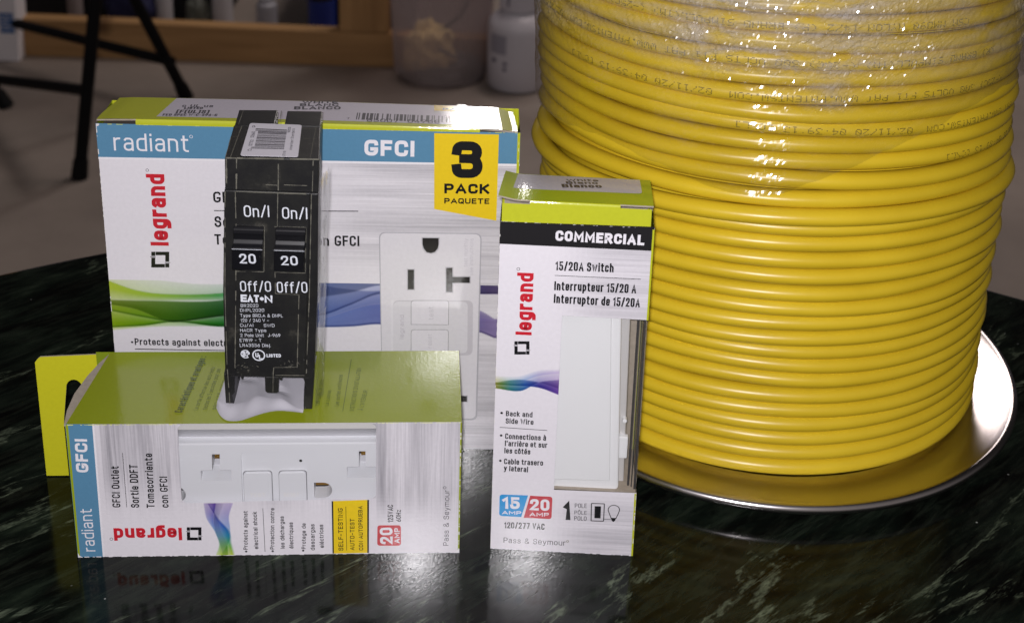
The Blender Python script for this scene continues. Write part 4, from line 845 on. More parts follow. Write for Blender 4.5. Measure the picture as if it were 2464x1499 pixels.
# yoke above the face: step, dished strip with its shade painted grey, bright flange
strip = [(Y0, 35.2), (Y0 + .5, 35.45), (Y0 + 3.2, 35.6), (Y0 + 2.5, 36.9), (Y0 + 1.5, 38.4), (Y0 + .3, 39.9), (Y0 - .3, 42.7), (Y0 + 6, 42.9)]
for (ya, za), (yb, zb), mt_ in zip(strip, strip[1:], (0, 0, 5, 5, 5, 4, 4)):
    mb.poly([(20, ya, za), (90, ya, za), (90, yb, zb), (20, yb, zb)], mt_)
mb.poly([(20, 30, 2), (90, 30, 2), (90, 30, 42), (20, 30, 42)], 1)
for a, b in (((29.2, 31.5), (36.5, 31.5)), ((29.2, 30.2), (35, 30.2)), ((47.2, 28.9), (53, 28.9)), ((54, 28.9), (60, 28.9))):
    yy = Y0 - .04 if a[0] < 45 else Y0 + .96
    k = a[0]
    while k < b[0]:
        mb.box(k, k + .3, yy, yy + .05, a[1] - .3, a[1] + .35, 0); k += .62
mb.build('faceplate', [PLW, BOARD, BLACK, BRASS, PLC, simple('grey_shade_nylon', (.50, .50, .52), .35)], outl)  # the grey is painted shade on slot floors, recess rim and yoke strip
def button(name, x0, x1, txt, xs):
    mb = MB(); q = rounded([(x0, 9), (x1, 9), (x1, 26.05), (x0, 25.95)], 1.2, corners=(0, 0, 1, 1))
    mb.prism(q, Y0 + .1, Y0 + .97)
    o = mb.build(name, [PLW, GROOVE], outl, bevel=.15)
    mb = MB(); q = rounded([(x0 - .14, 9), (x1 + .14, 9), (x1 + .14, 26.2), (x0 - .14, 26.1)], 1.2, corners=(0, 0, 1, 1))
    mb.poly([oz(Y0 + .96)(u, v) for u, v in q], 0); 
    letter(mb, (txt, xs, 18.2, xs + 4.2, 18.25, 1.2, 1, 'w'), oz(Y0 + .07), 1)
    mb.build('button_edge', [GROOVE, PLC], o)
button('test_button', 45.75, 53.4, 'TEST', 47.4); button('reset_button', 55.35, 62.8, 'RESET', 56.6)
mb = MB(); ring2(mb, (61.34, 29.2), 0, .42, oz(Y0 + .95), (0, 0, 0, 0), n=16); mb.build('indicator_light', BLACK, outl)

# ================================================================== the upright switch box
BX0, BY0, BYAW = -1.896, 317.42, -0.0300
box_b = thing('switch_carton', 'slim upright carton with black COMMERCIAL band and clear window standing in front of the spool', 'carton', (BX0, BY0, 0), BYAW)
WB0, WB1, HB, DB = 40.1, 39.5, 102.45, 22.0
mb = MB()
wq = [(17.1, 20.9), (39.85, 21.2), (39.55, 75.65), (17.0, 75.8)]
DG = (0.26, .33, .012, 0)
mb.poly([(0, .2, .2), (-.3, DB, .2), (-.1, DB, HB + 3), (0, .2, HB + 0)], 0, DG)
mb.poly([(WB0, .2, .2), (WB0, DB, .2), (WB0 - .2, DB, 21.2), (WB0 - .2, .2, 21.2)], 0, GREEN)
mb.poly([(39.55, .2, 75.6), (39.55, DB, 75.6), (39.4, DB, HB + 3), (39.4, .2, HB)], 0, GREEN)
mb.poly([(WB0 - .2, 15, 21.2), (WB0 - .2, DB, 21.2), (39.55, DB, 75.6), (39.55, 15, 75.6)], 0, GREEN)
mb.poly([(-.3, DB, .2), (WB0, DB, .2), (39.4, DB, HB + 3), (-.1, DB, HB + 3)], 0, GREEN)
mb.poly([(0, .2, .2), (WB0, .2, .2), (WB0, DB, .2), (-.3, DB, .2)], 0, GREEN)
mb.poly([(.3, DB - .4, .5), (WB0 - .3, DB - .4, .5), (39.2, DB - .4, HB), (.3, DB - .4, HB)], 1)
mb.poly([(.3, 1, 20.5), (39.7, 1, 20.5), (39.7, DB - .5, 20.5), (.3, DB - .5, 20.5)], 1)
mb.poly([(.3, 1, 76.2), (39.3, 1, 76.2), (39.3, DB - .5, 76.2), (.3, DB - .5, 76.2)], 1)
mb.build('side_panel', [PRX, BOARD], box_b)
mb = MB()
def bcol_uv(u, v):
    a = sstep(u, 13, 30) * max(sstep(v, 70, 80), 1 - sstep(v, 12, 22)) * .95
    return (*WHITE[:3], a)
def patch(q, nu, nv):
    mb.grid(lambda s, t: (lerp2(q, s, t)[0], 0, lerp2(q, s, t)[1]), nu, nv, lambda s, t: bcol_uv(*lerp2(q, s, t)))
patch([(0, 0), (17.15, 0), wq[0], (0, 20.9)], 12, 12); patch([(0, 20.9), wq[0], wq[3], (.05, 75.8)], 12, 30)
patch([(.05, 75.8), wq[3], (17, 102.42), (.08, 102.4)], 12, 20)
patch([(17.15, 0), (WB0, 0), wq[1], wq[0]], 16, 14); patch([wq[3], wq[2], (39.46, 102.5), (17, 102.42)], 16, 20)
f1, f2, f3 = a3(.05), a3(.09), a3(.13)
P = B_POLY
bv = {k: (lambda P_: (lambda x: interp(P_, x, 0)))(v) for k, v in B_RIB.items()}
bandsB = [(bv['a1'], bv['a0'], .55, .10, 0), (bv['a2'], bv['a1'], .9, .30, .1), (bv['a3'], bv['a4'], .8, .5, .25), (bv['a2'], bv['a3'], .8, .25, .15), (bv['a2'], bv['a4'], .45, .35, 0)]
brampv = [(0, (.55, .55, .04)), (1.6, (.30, .50, .08)), (4, (.03, .45, .45)), (8, (.02, .30, .72)), (12, (.20, .16, .60)), (17, (.48, .30, .72))]
mb.grid(lambda s, t: (.05 + s * 17.0, -.03, 49.5 + t * 11), 80, 56, lambda s, t: veils(bcol_uv(s * 17, 55), bandsB, s * 17, 49.5 + t * 11, ramp(brampv, s * 17), .3))
poly2(mb, P['band'], f1, (.011, .010, .012, 0))
for k in ('rule1', 'rule2', 'bulbline'): poly2(mb, P[k], f1, INK['k'])
for c_ in P['bul']: ring2(mb, c_, 0, .36, f1, INK['k'], n=12)
poly2(mb, rounded(P['blue'], .9, corners=(1, 0, 0, 1)), f1, (.02, .30, .66, 0)); poly2(mb, rounded(P['red'], .9, corners=(0, 1, 1, 0)), f1, (.52, .035, .05, 0))
q = P['icon']; qi = [lerp2(q, *st) for st in ((.07, .05), (.93, .05), (.93, .95), (.07, .95))]
for i in range(4): line2(mb, q[i], q[(i + 1) % 4], .26, f1, INK['k'])
poly2(mb, P['iconin'], f1, INK['k'])
bc = P['bulb'][0]; r_ = P['bulb'][1][0] - bc[0]
ring2(mb, bc, r_ - .22, r_, f1, INK['k'], a0=radians(-35), a1=radians(215))
line2(mb, (bc[0] + r_ * .82, bc[1] - r_ * .55), (34.6, 12.2), .22, f1, INK['k']); line2(mb, (bc[0] - r_ * .80, bc[1] - r_ * .55), (33.45, 12.2), .22, f1, INK['k'])
poly2(mb, P['bulbbase'], f1, INK['k'])
q = P['logo']; maker_logo(mb, [q[3], q[2], q[1], q[0]], f1, INK['k'])
ring2(mb, P['reg'][0], .34, .46, f1, INK['k'], n=14); ring2(mb, P['reg2'][0], .2, .42, f1, (.3, .28, .25, 0), n=14)
for it in B_TEXT: letter(mb, it, a3(.13))
worn(mb, (.1, .5), (.1, 101), .16, 8, .4, .25); worn(mb, (.5, .12), (39.8, .12), .16, 9, .6, .3, (.80, .78, .82, 0)); worn(mb, (39.9, .5), (39.7, 21), .16, 10, .4, .22)
poly2(mb, [(WB0 - .5, 0), (WB0, 0), (39.8, 21), (39.3, 21)], f2, GREEN); poly2(mb, [(39.1, 75.6), (39.6, 75.6), (39.5, 102), (39.0, 102)], f2, GREEN)
# scuffed white wear along the band's top edge
rw = random.Random(3)
for k in range(16):
    u = rw.uniform(.5, 39); w = rw.uniform(.15, .9); h = rw.uniform(.05, .2)
    poly2(mb, [(u, 102.45 - h), (u + w, 102.45 - h * .6), (u + w, 102.47), (u, 102.47)], f2, (.5, .49, .5, 0))
mb.build('front_panel', PRX, box_b)
def b_top(u, d, off=0.0):
    t = (d - 1.2) / 20.8
    return (u, d, 108.2 - .2 * u / 39 - 2.2 * t + .35 * sin(pi * max(0, min(1, t))) + 2.2 * (1 - sstep(u, -1.5, 7.0)) ** 2 * .45 + off)
mb = MB()
lq = [(-.7, 1.2), (38.95, 1.2), (39.2, 21.6), (.4, 21.6)]
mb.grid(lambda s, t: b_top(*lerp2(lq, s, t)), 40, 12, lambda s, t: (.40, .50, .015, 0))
mb.grid(lambda s, t: b_top(*lerp2(lq, s, t), -.45), 40, 12, lambda s, t: (1, 1, 1, 0), 1)
for i in range(40):
    a, b = b_top(*lerp2(lq, i / 40, 0)), b_top(*lerp2(lq, (i + 1) / 40, 0))
    if not 7.4 < a[0] < 30: mb.poly([a, b, (b[0], b[1], b[2] - .45), (a[0], a[1], a[2] - .45)], 1)
for i in range(12):
    a, b = b_top(*lerp2(lq, 0, i / 12)), b_top(*lerp2(lq, 0, (i + 1) / 12)); mb.poly([a, b, (b[0], b[1], b[2] - .45), (a[0], a[1], a[2] - .45)], 1)
# front tuck flap with rounded fold
def flap(s, t):
    u = .45 + s * 38.2 if t > .2 else .45 + s * 38.2
    zf = 107.35 - .1 * s
    return (u, .55 - .5 * t * 0 + .25 * (1 - t), 102.2 + (zf - 102.2) * (1 - t) )
mb.grid(lambda s, t: (.4 + s * 38.1, .35 + .35 * (1 - t), 102.25 + 5.0 * (1 - t)), 30, 4, lambda s, t: GREEN)
def fold(s, t):
    u = 7.5 + s * 23; a = t * pi / 2; top = b_top(u, 1.2)[2]
    return (u, 1.2 - .5 * sin(a), top - (top - 107.2) * (1 - cos(a)))
mb.grid(fold, 24, 5, lambda s, t: GREEN)
lbq = [(2.9, 8.6), (36.4, 9.3), (36.4, 21.2), (3.8, 21.2)]
rl = rounded(lbq, 1.3, corners=(0, 1, 0, 0))
mb.grid(lambda s, t: b_top(*lerp2([(2.9, 8.6), (35.0, 9.3), (35.0, 21.2), (3.8, 21.2)], s, t), .05), 30, 8, lambda s, t: (.58, .56, .62, 0))
mb.poly([b_top(u, d, .06) for u, d in rounded([(34.9, 9.3), (36.4, 9.35), (36.4, 15), (34.9, 15)], 1.2, corners=(0, 1, 0, 0))], 0, (.58, .56, .62, 0))
mb.poly([b_top(u, d, .06) for u, d in [(34.9, 15), (36.4, 15), (36.4, 21.2), (34.9, 21.2)]], 0, (.58, .56, .62, 0))
for it in BT_TEXT: letter(mb, it, lambda u, d: b_top(u, d, .11))
mb.build('lid', [PRX, BOARD], box_b)
FILM2, _, _, _ = clear_film("clear_wrapped_film", (.97, .97, .97), 1.2, 0.012, 0.05)
mb = MB()
mb.poly([(17, .2, 20.7), (39.7, .2, 21), (39.4, .2, 75.9), (16.9, .2, 75.9)])
mb.poly([(39.7, .2, 21), (39.75, 15, 21), (39.45, 15, 75.7), (39.4, .2, 75.7)])
mb.build('window_film', FILM2, box_b)
mb = MB()   # folded edges of the clear film, seen dark on edge
EDGE, _, _, _ = clear_film("film_edge", (.30, .29, .27), 1.5, 0.05, 0.08)
for x0, x1, y in ((36.9, 37.5, 3.0), (37.9, 38.2, 2.4), (38.6, 39.2, 1.5)):
    mb.prism([(x0 + .4, 21.3), (x1 + .4, 21.3), (x1, 75.4), (x0, 75.4)], y, y + .15)
mb.build('film_fold', EDGE, box_b)
sw = thing('light_switch', 'white rocker light switch seen through the window of the slim carton', 'switch', (BX0, BY0, 0), BYAW)
mb = MB()
q = [(4, 22.6), (32.45, 23.4), (29.95, 77), (4, 77)]
mb.prism(q, 1.7, 6)
mb.build('rocker', PLS, sw, bevel=.25)
mb = MB()
q = [(4, 19.8), (34.7, 19.95), (34.9, 20.6), (32.9, 77), (4, 77)]
mb.prism(rounded([(4, 19.8), (35.0, 19.95), (32.6, 78), (4, 78)], 1.6, corners=(0, 1, 0, 0)), 2.3, 9)
mb.build('frame', PLS, sw, bevel=.5)
mb = MB(); mb.prism([(4, 19.2), (36.6, 19.2), (35.2, 78), (4, 78)], 6.0, 16); mb.build('housing', simple("grey_nylon", (.55, .54, .53), .4), sw, bevel=.4)
mb = MB(); mb.prism([(34.2, 36), (36.9, 36), (36.9, 29), (34.4, 29)], 4.5, 6.2); mb.tube([(35.6, 4.2, 41.2), (35.6, 6.2, 41.2)], .65, 14); mb.build('mounting_ear', PLS, sw, bevel=.3)

# ================================================================== the circuit breaker
def dusty_black():
    mt, nt, p = new_mat("dusty_black_plastic")
    tc = nt.nodes.new('ShaderNodeTexCoord')
    n = nt.nodes.new('ShaderNodeTexNoise'); n.inputs['Scale'].default_value = 130; n.inputs['Detail'].default_value = 8; n.inputs['Roughness'].default_value = .7
    link(nt, tc.outputs['Object'], n.inputs['Vector'])
    r = nt.nodes.new('ShaderNodeValToRGB'); e = r.color_ramp.elements
    e[0].position = .42; e[0].color = (.010, .010, .011, 1); e[1].position = .80; e[1].color = (.085, .08, .066, 1)
    a = e.new(.60); a.color = (.016, .016, .015, 1)
    link(nt, n.outputs['Fac'], r.inputs[0]); link(nt, r.outputs[0], p.inputs['Base Color'])
    n2 = nt.nodes.new('ShaderNodeTexNoise'); n2.inputs['Scale'].default_value = 900; n2.inputs['Detail'].default_value = 3
    link(nt, tc.outputs['Object'], n2.inputs['Vector'])
    b = nt.nodes.new('ShaderNodeBump'); b.inputs['Strength'].default_value = .15; b.inputs['Distance'].default_value = .0002
    link(nt, n2.outputs['Fac'], b.inputs['Height']); link(nt, b.outputs['Normal'], p.inputs['Normal'])
    p.inputs['Roughness'].default_value = .40
    return mt
KBLK = dusty_black()
KDUST = simple("dust_in_seams", (.13, .125, .10), .9, noise_s=700, noise_a=.6)
KGLOSS = simple("toggle_black", (.007, .007, .009), .30)
KINK = simple("white_pad_print", (.70, .73, .80), .5)
PAPER = simple("label_paper", (.62, .60, .66), .5, noise_s=500, noise_a=.05)
PINK = simple("label_ink", (.07, .065, .08), .6)
KX, KY = -75.0, 318.2
brk = thing('circuit_breaker', 'black two pole circuit breaker with two toggles marked 20 standing on the lying carton', 'breaker', (KX, KY, 0))
def back(pts, d): return [(1.0 + (x - 1.0) * .965 - .085 * d, z) for x, z in pts]
def kprism(mb, pts, y0, y1, mat=0): mb.prism(back(pts, max(0, y0)) if y0 > 1 else pts, y0, y1, mat, pts1=back(pts, y1))
mb = MB()
kprism(mb, [(.5, 53.1), (24.4, 53.4), (25.9, 80), (26.65, 108.2), (2.66, 108.35), (1.05, 79)], 0, 30)
kprism(mb, [(2.7, 108.2), (26.6, 108.1), (27.0, 117.5), (3.0, 117.0)], 0.7, 22)
kprism(mb, [(3.2, 100), (14.2, 100), (14.2, 117.3), (3.2, 117.0)], 21.9, 33)
kprism(mb, [(16.9, 100), (26.4, 100), (27.0, 117.6), (17.0, 117.4)], 21.9, 32.4)
kprism(mb, [(.15, 54.0), (3.1, 53.4), (2.9, 48), (2.1, 47), (2.3, 46), (2.75, 43.35), (.3, 43.35)], 0, 29)
kprism(mb, [(21.4, 53.6), (24.4, 53.9), (23.7, 43.6), (21.3, 43.5), (21.6, 49.5), (22.2, 50.3), (22.1, 51)], 0, 29)
kprism(mb, [(11.1, 53.3), (14.9, 53.4), (14.7, 48.7), (14.1, 48.2), (11.6, 48.2), (11.1, 48.7)], 0.1, 7)
kprism(mb, [(4.6, 53.3), (5.3, 53.3), (5.2, 52.1), (4.7, 52.1)], .3, 4); kprism(mb, [(14.9, 53.3), (15.8, 53.3), (15.7, 52.2), (15.0, 52.2)], .3, 4)
body = mb.build('housing', KBLK, brk, bevel=.28)
# raised cover plate of the right pole and side ribs
mb = MB()
kprism(mb, [(1.0, 54), (3.2, 54), (5.35, 97.5), (5.5, 108.2), (2.75, 108.3), (1.3, 79)], -.25, .1)
kprism(mb, [(22.3, 54), (24.1, 54), (26.4, 108.1), (24.9, 108.1)], -.25, .1)
mb.build('side_rib', KBLK, brk, bevel=.12)
def kf(off): return lambda u, v: (u, -off, v)
rd = random.Random(11)
mb = MB()
def seam(pts, w, off):
    for a, b in zip(pts, pts[1:]):
        L = sqrt((b[0] - a[0]) ** 2 + (b[1] - a[1]) ** 2); n = max(1, int(L / 1.4)); t = 0
        for k in range(n):
            ww = w * rd.uniform(.45, 1.25)
            p = (a[0] + (b[0] - a[0]) * k / n, a[1] + (b[1] - a[1]) * k / n); q = (a[0] + (b[0] - a[0]) * (k + 1) / n, a[1] + (b[1] - a[1]) * (k + 1) / n)
            if rd.random() < .9: line2(mb, p, q, ww, kf(off), (1, 1, 1, 0))
seam([(16.3, 108.2), (15.85, 97.9)], .22, .03)
seam([(14.88, 85.2), (14.78, 78.88), (20.98, 78.78), (19.94, 56.72), (13.65, 56.38), (13.45, 54.5), (13.2, 48.6)], .20, .03)
seam([(5.5, 108.1), (5.3, 97.5), (4.4, 78), (3.3, 56)], .24, .29); seam([(2.9, 108), (1.6, 79), (1.2, 57), (1.5, 44)], .22, .29)
seam([(24.9, 108.1), (23.7, 78), (22.4, 55)], .20, .29)
seam([(4.6, 98.3), (12.6, 98.4), (12.0, 85.2), (4.0, 85.1)], .16, .03); seam([(15.1, 98.4), (23.3, 98.5), (22.8, 85.2), (14.8, 85.2)], .16, .03)
seam([(5.6, 108.05), (16.2, 108.0)], .30, .03); seam([(16.4, 108.0), (25.0, 108.0)], .30, .03)
seam([(16.6, 117.3), (16.3, 108.4)], .26, -.66); seam([(6.0, 117), (5.6, 108.4)], .34, -.66); seam([(3.4, 117), (3.1, 108.5)], .5, -.66); seam([(25.4, 117), (25.0, 108.4)], .18, -.66)
seam([(3.2, 117.0), (26.9, 117.4)], .36, -.66); seam([(17.8, 110.0), (25.2, 110.0)], .2, -.66); seam([(13.2, 109.9), (16.3, 109.8)], .18, -.66)
seam([(14, 54.0), (22, 54.2)], .18, .03)
for k in range(40):   # dust gathered near the foot
    u, v = rd.gauss(4.5, 1.6), rd.gauss(55.6, 1.2)
    if k > 24: u, v = rd.gauss(18.5, 1.6), rd.gauss(57.6, .7)
    if 2.8 < u < 20.5 and v > 53.5: line2(mb, (u, v), (u + rd.uniform(-.6, .6), v + rd.uniform(-.4, .4) + .05), rd.uniform(.05, .16), kf(.035), (1, 1, 1, 0))
mb.build('seam_dust', KDUST, brk)
def toggle(u0, u1, txt):
    mb = MB()
    prof = [(.3, 98.4), (-.9, 98.6), (-1.5, 98.0), (-1.6, 97.0), (-1.2, 96.0), (-.9, 95.0), (-1.5, 93.9), (-2.7, 93.5), (-2.9, 93.1), (-1.9, 86.6), (-1.6, 86.3), (.3, 85.6)]
    n = len(prof); sh = .55
    vs = [(u0 + (z - 85.6) / 12.8 * .75, y, z) for y, z in prof] + [(u1 + (z - 85.6) / 12.8 * .75, y, z) for y, z in prof]
    mb.mesh(vs, [tuple(range(n)), tuple(reversed(range(n, 2 * n)))] + [(i, (i + 1) % n, (i + 1) % n + n, i + n) for i in range(n)])
    o = mb.build('toggle', KGLOSS, brk, bevel=.18, recalc=True)
    mb = MB()
    def f(u, v):
        z = v + 1.15; y = -2.9 + (93.1 - z) / 6.5 * 1.0
        return (u + .05, y - .05, z)
    letter(mb, txt, f)
    line2(mb, (u0 + .5, 92.0), (u1 + .6, 92.0), .12, lambda u, v: (u, -2.98, v + 1.15), (1, 1, 1, 0))
    mb.build('rating_mark', KINK, o)
tw = [it for it in K_TEXT if it[0] == '20']
toggle(4.0, 11.75, tw[0]); toggle(14.85, 22.6, tw[1])
mb = MB()
for it in K_TEXT:
    if it[0] == '20': continue
    if it[0] == 'UL' :
        letter(mb, ('U', it[1] + .05, it[2] + .2, it[1] + .95, it[4] + .2, 1.35, 2, 'w'), kf(.08)); letter(mb, ('L', it[1] + 1.0, it[2] - .35, it[3], it[4] - .35, 1.35, 2, 'w'), kf(.08)); continue
    if it[0] == 'EATON':   # block capitals, the O is a filled dot
        s, u0, v0, u1, v1, h, w, c_ = it; W_ = u1 - u0
        letter(mb, ('E', u0, v0, u0 + .20 * W_, v0, h, 3, 'w'), kf(.08)); letter(mb, ('AT', u0 + .21 * W_, v0, u0 + .58 * W_, v0, h, 3, 'w'), kf(.08))
        ring2(mb, (u0 + .665 * W_, v0 + h * .5), 0, h * .24, kf(.08), (1, 1, 1, 0), n=14); letter(mb, ('N', u0 + .75 * W_, v0, u1, v0, h, 3, 'w'), kf(.08)); continue
    letter(mb, it, kf(.08))
c_ = K_POLY['csa']; r_ = 1.28
ring2(mb, c_[0], r_ - .26, r_, kf(.08), (1, 1, 1, 0), a0=radians(48), a1=radians(312))
c_ = K_POLY['ul']; ring2(mb, c_[0], 1.40, 1.74, kf(.08), (1, 1, 1, 0))
mb.build('pad_printing', KINK, brk)
# stuck-on bar code label on the top end
mb = MB()
q = KT_POLY['label']
zt = 117.62
mb.prism([(0, 0)], 0, 0) if False else None
pl = rounded([q[3], q[2], q[1], q[0]], .9)
def kt(off): return lambda u, d: (u, d, zt + off + .02 * (u - 12))
mb.poly([kt(.0)(*p) for p in pl], 0); mb.poly([kt(.1)(*p) for p in pl], 0)
walls(mb, pl, kt(0), kt(.1), 0)
bq = KT_POLY['bars']; i = 0; t = 0
while t < 1:
    w = rd.choice((.02, .02, .035, .05)); e = 0 if .12 < t < .86 else -.10
    mb.poly([kt(.14)(*lerp2(bq, s, tt)) for s, tt in ((e + .06, t), (1, t), (1, min(1, t + w)), (e + .06, min(1, t + w)))], 1); t += w + rd.choice((.018, .025, .03))
def lt(x, y): return lerp2([q[0], q[1], q[2], q[3]], x, y)
def vtext(s, x, y0, y1, h):
    a, b = lt(x, y0), lt(x, y1)
    letter(mb, (s, a[0], a[1], b[0], b[1], -h if False else h, 1, 'd'), kt(.14), 1)
vtext('0', .155, .80, .86, .9) if False else None
for s_, x, ya, yb in (('9', .13, .14, .08), ('22660', .15, .46, .27), ('10732', .16, .72, .53), ('0', .17, .86, .81), ('BR2020', .80, .26, .09), ('American Standard', .88, .80, .14), ('CTN10', .78, .98, .84)):
    vtext(s_, x, ya, yb, .95 if x < .5 else .75)
mb.build('bar_code_label', [PAPER, PINK], brk)
# pale edges of the top terminal covers
mb = MB()
for a, b in (((2.2, 22.4), (1.6, 32.4)), ((9.4, 32.6), (8.6, 23.2)), ((13.2, 22.6), (12.0, 32.6)), ((24.6, 1.2), (22.4, 31.4)), ((18.0, 20.6), (24.0, 19.8)), ((20.8, 13.6), (24.4, 13.2)), ((3.1, 1.2), (1.9, 14)), ((4.4, 1.0), (3.3, 21.5)), ((2.0, 14.2), (3.6, 14.3)), ((1.8, 20.4), (3.4, 20.6))):
    n = 5
    for k in range(n):
        p = (a[0] + (b[0] - a[0]) * k / n, a[1] + (b[1] - a[1]) * k / n); r2 = (a[0] + (b[0] - a[0]) * (k + 1) / n, a[1] + (b[1] - a[1]) * (k + 1) / n)
        line2(mb, p, r2, .2 * rd.uniform(.5, 1.2), lambda u, d: (u, d, 117.06 + .0215 * (u - 3) + .02), (1, 1, 1, 0))
mb.build('worn_edge', KDUST, brk)

# white paper slip curling out from under it
mb = MB()
def bez(P, x): return interp(P, x)
front = [(-2.2, -.5), (-.7, -3.6), (1.0, -5.6), (2.7, -6.35), (5.4, -5.95), (7.84, -4.3), (10.96, -2.2), (14.25, -.95), (17.78, -1.0), (21.4, -1.5)]
ridge = [(-2.2, 1.0), (-.7, .2), (2.0, -.6), (4.5, 1.2), (8, 3.2), (11, 3.8), (14.5, 2.9), (18, 1.2), (21.4, -.6)]
def slip(s, t):
    u = -2.2 + 23.6 * s
    f, r = interp(front, u), interp(ridge, u)
    if t < .5:
        k = t / .5; d = 25 + (r - 25) * k; z = 43.75 + (0.9 * sin(pi * s) ** .6) * k ** 3 + 1.2 * (1 - sstep(u, -2.2, 2.0)) * (k)
        z += .35 * sin(u * .9 + d * .25) + .9 * (1 - k) - .9 * exp(-((d - 9 + (u - 11) * .55) / 1.6) ** 2) * sin(pi * s) * (.5 + .5 * sin(u * .6))
    else:
        k = (t - .5) / .5; d = r + (f - r) * k
        z0 = 43.75 + 0.9 * sin(pi * s) ** .6 + 1.2 * (1 - sstep(u, -2.2, 2.0)) + .35 * sin(u * .9 + r * .25)
        z = z0 + (43.55 - z0) * sstep(k, 0, 1)
    return (u, d, z)
mb.grid(slip, 48, 40, lambda s, t: (1, 1, 1, 0))
mb.grid(lambda s, t: tuple(a + b for a, b in zip(slip(s, t), (0, 0, -.14))), 48, 40, lambda s, t: (1, 1, 1, 0))
SLIPM = simple("white_slip_paper", (.52, .51, .56), .45, coat=.3, coat_r=.3, bump=.2, bump_s=300)
sl = mb.build('paper_slip', SLIPM, None, smooth=False, loc=(KX, KY, 0))
mb2 = MB()
tag(sl, 'curled white paper slip trapped under the feet of the black breaker', 'paper slip')
# clear plastic sleeve strip beside the breaker
CLR, cnt, cm1, cgl = clear_film("clear_sleeve_plastic", (.985, .99, .99), 1.1, .012, .10, bump=.25, bump_s=160)
mb = MB()
pth = [(27.3, .6), (27.45, 1.6), (27.6, 3.0), (28.0, 4.5), (28.3, 6), (28.4, 7.5)]
def slv(s, t):
    k = s * (len(pth) - 1); i = min(int(k), len(pth) - 2); f = k - i
    x = pth[i][0] + (pth[i + 1][0] - pth[i][0]) * f; y = pth[i][1] + (pth[i + 1][1] - pth[i][1]) * f
    z = 43.6 + 69 * t
    return (x - 2.9 * (1 - t) + .15 * sin(z * .21 + s * 5) - .085 * y * 0, y, z)
mb.grid(slv, 25, 30, lambda s, t: (1, 1, 1, 0)); 
mb.grid(lambda s, t: tuple(a + b for a, b in zip(slv(s, t), (.15, 0, 0))), 25, 30, lambda s, t: (1, 1, 1, 0))
slo = mb.build('plastic_sleeve', CLR, None, smooth=True, loc=(KX, KY, 0))
tag(slo, 'strip of clear crinkled plastic film standing along the right side of the black breaker', 'plastic film')

# ================================================================== the cable spool
SX, SY = 88.12, 416.89
STEEL = simple("bright_steel", (.60, .57, .57), .23, metal=1.0, noise_s=40, noise_a=.12, bump=.06, bump_s=160)
spool = thing('cable_spool', 'metal spool wound full of yellow cable and partly covered in crinkled shrink wrap', 'spool', (SX, SY, 0))
mb = MB()
RIM = 86.4
prof = [(.001, 4.0), (60, 4.0), (68, 4.3), (73, 4.9), (82.4, 6.2)]
for k in range(15):
    a = radians(118 - k * 22); prof.append((RIM - 1.7 + 1.6 * cos(a), 5.4 + 1.6 * sin(a)))
prof += [(82, 4.6), (66, 3.2), (62, .0), (58, 0), (56, 3.2), (.001, 3.2)]
mb.lathe(prof, 200)
mb.build('flange', STEEL, spool, smooth=True)
mb = MB(); mb.lathe([(.001, 4.6), (20, 4.6), (20, 176), (.001, 176)], 40); mb.build('core_tube', STEEL, spool)
mb = MB(); mb.lathe([(.001, 172), (84, 172), (86.4, 173.5), (86.4, 175), (84, 176), (.001, 175)], 120); mb.build('top_flange', STEEL, spool) if False else None

def yellow_pvc():
    mt, nt, p = new_mat("yellow_cable_jacket")
    tc = nt.nodes.new('ShaderNodeTexCoord')
    n = nt.nodes.new('ShaderNodeTexNoise'); n.inputs['Scale'].default_value = 55; n.inputs['Detail'].default_value = 6
    link(nt, tc.outputs['Object'], n.inputs['Vector'])
    mx = nt.nodes.new('ShaderNodeMix'); mx.data_type = 'RGBA'
    mx.inputs[6].default_value = (.55, .378, .013, 1); mx.inputs[7].default_value = (.69, .50, .024, 1)
    link(nt, n.outputs['Fac'], mx.inputs[0]); link(nt, mx.outputs[2], p.inputs['Base Color'])
    p.inputs['Roughness'].default_value = .34
    n2 = nt.nodes.new('ShaderNodeTexNoise'); n2.inputs['Scale'].default_value = 800
    link(nt, tc.outputs['Object'], n2.inputs['Vector'])
    b = nt.nodes.new('ShaderNodeBump'); b.inputs['Strength'].default_value = .08; b.inputs['Distance'].default_value = .0002
    link(nt, n2.outputs['Fac'], b.inputs['Height']); link(nt, b.outputs['Normal'], p.inputs['Normal'])
    return mt
YEL = yellow_pvc()
CINK = simple("cable_print_ink", (.10, .075, .010), .6)
PITCH, NT, Z0 = 5.0, 35, 6.7
LEAN = -.045
rn = random.Random(21)
jit = [[rn.uniform(-1, 1) for _ in range(6)] for _ in range(NT + 3)]
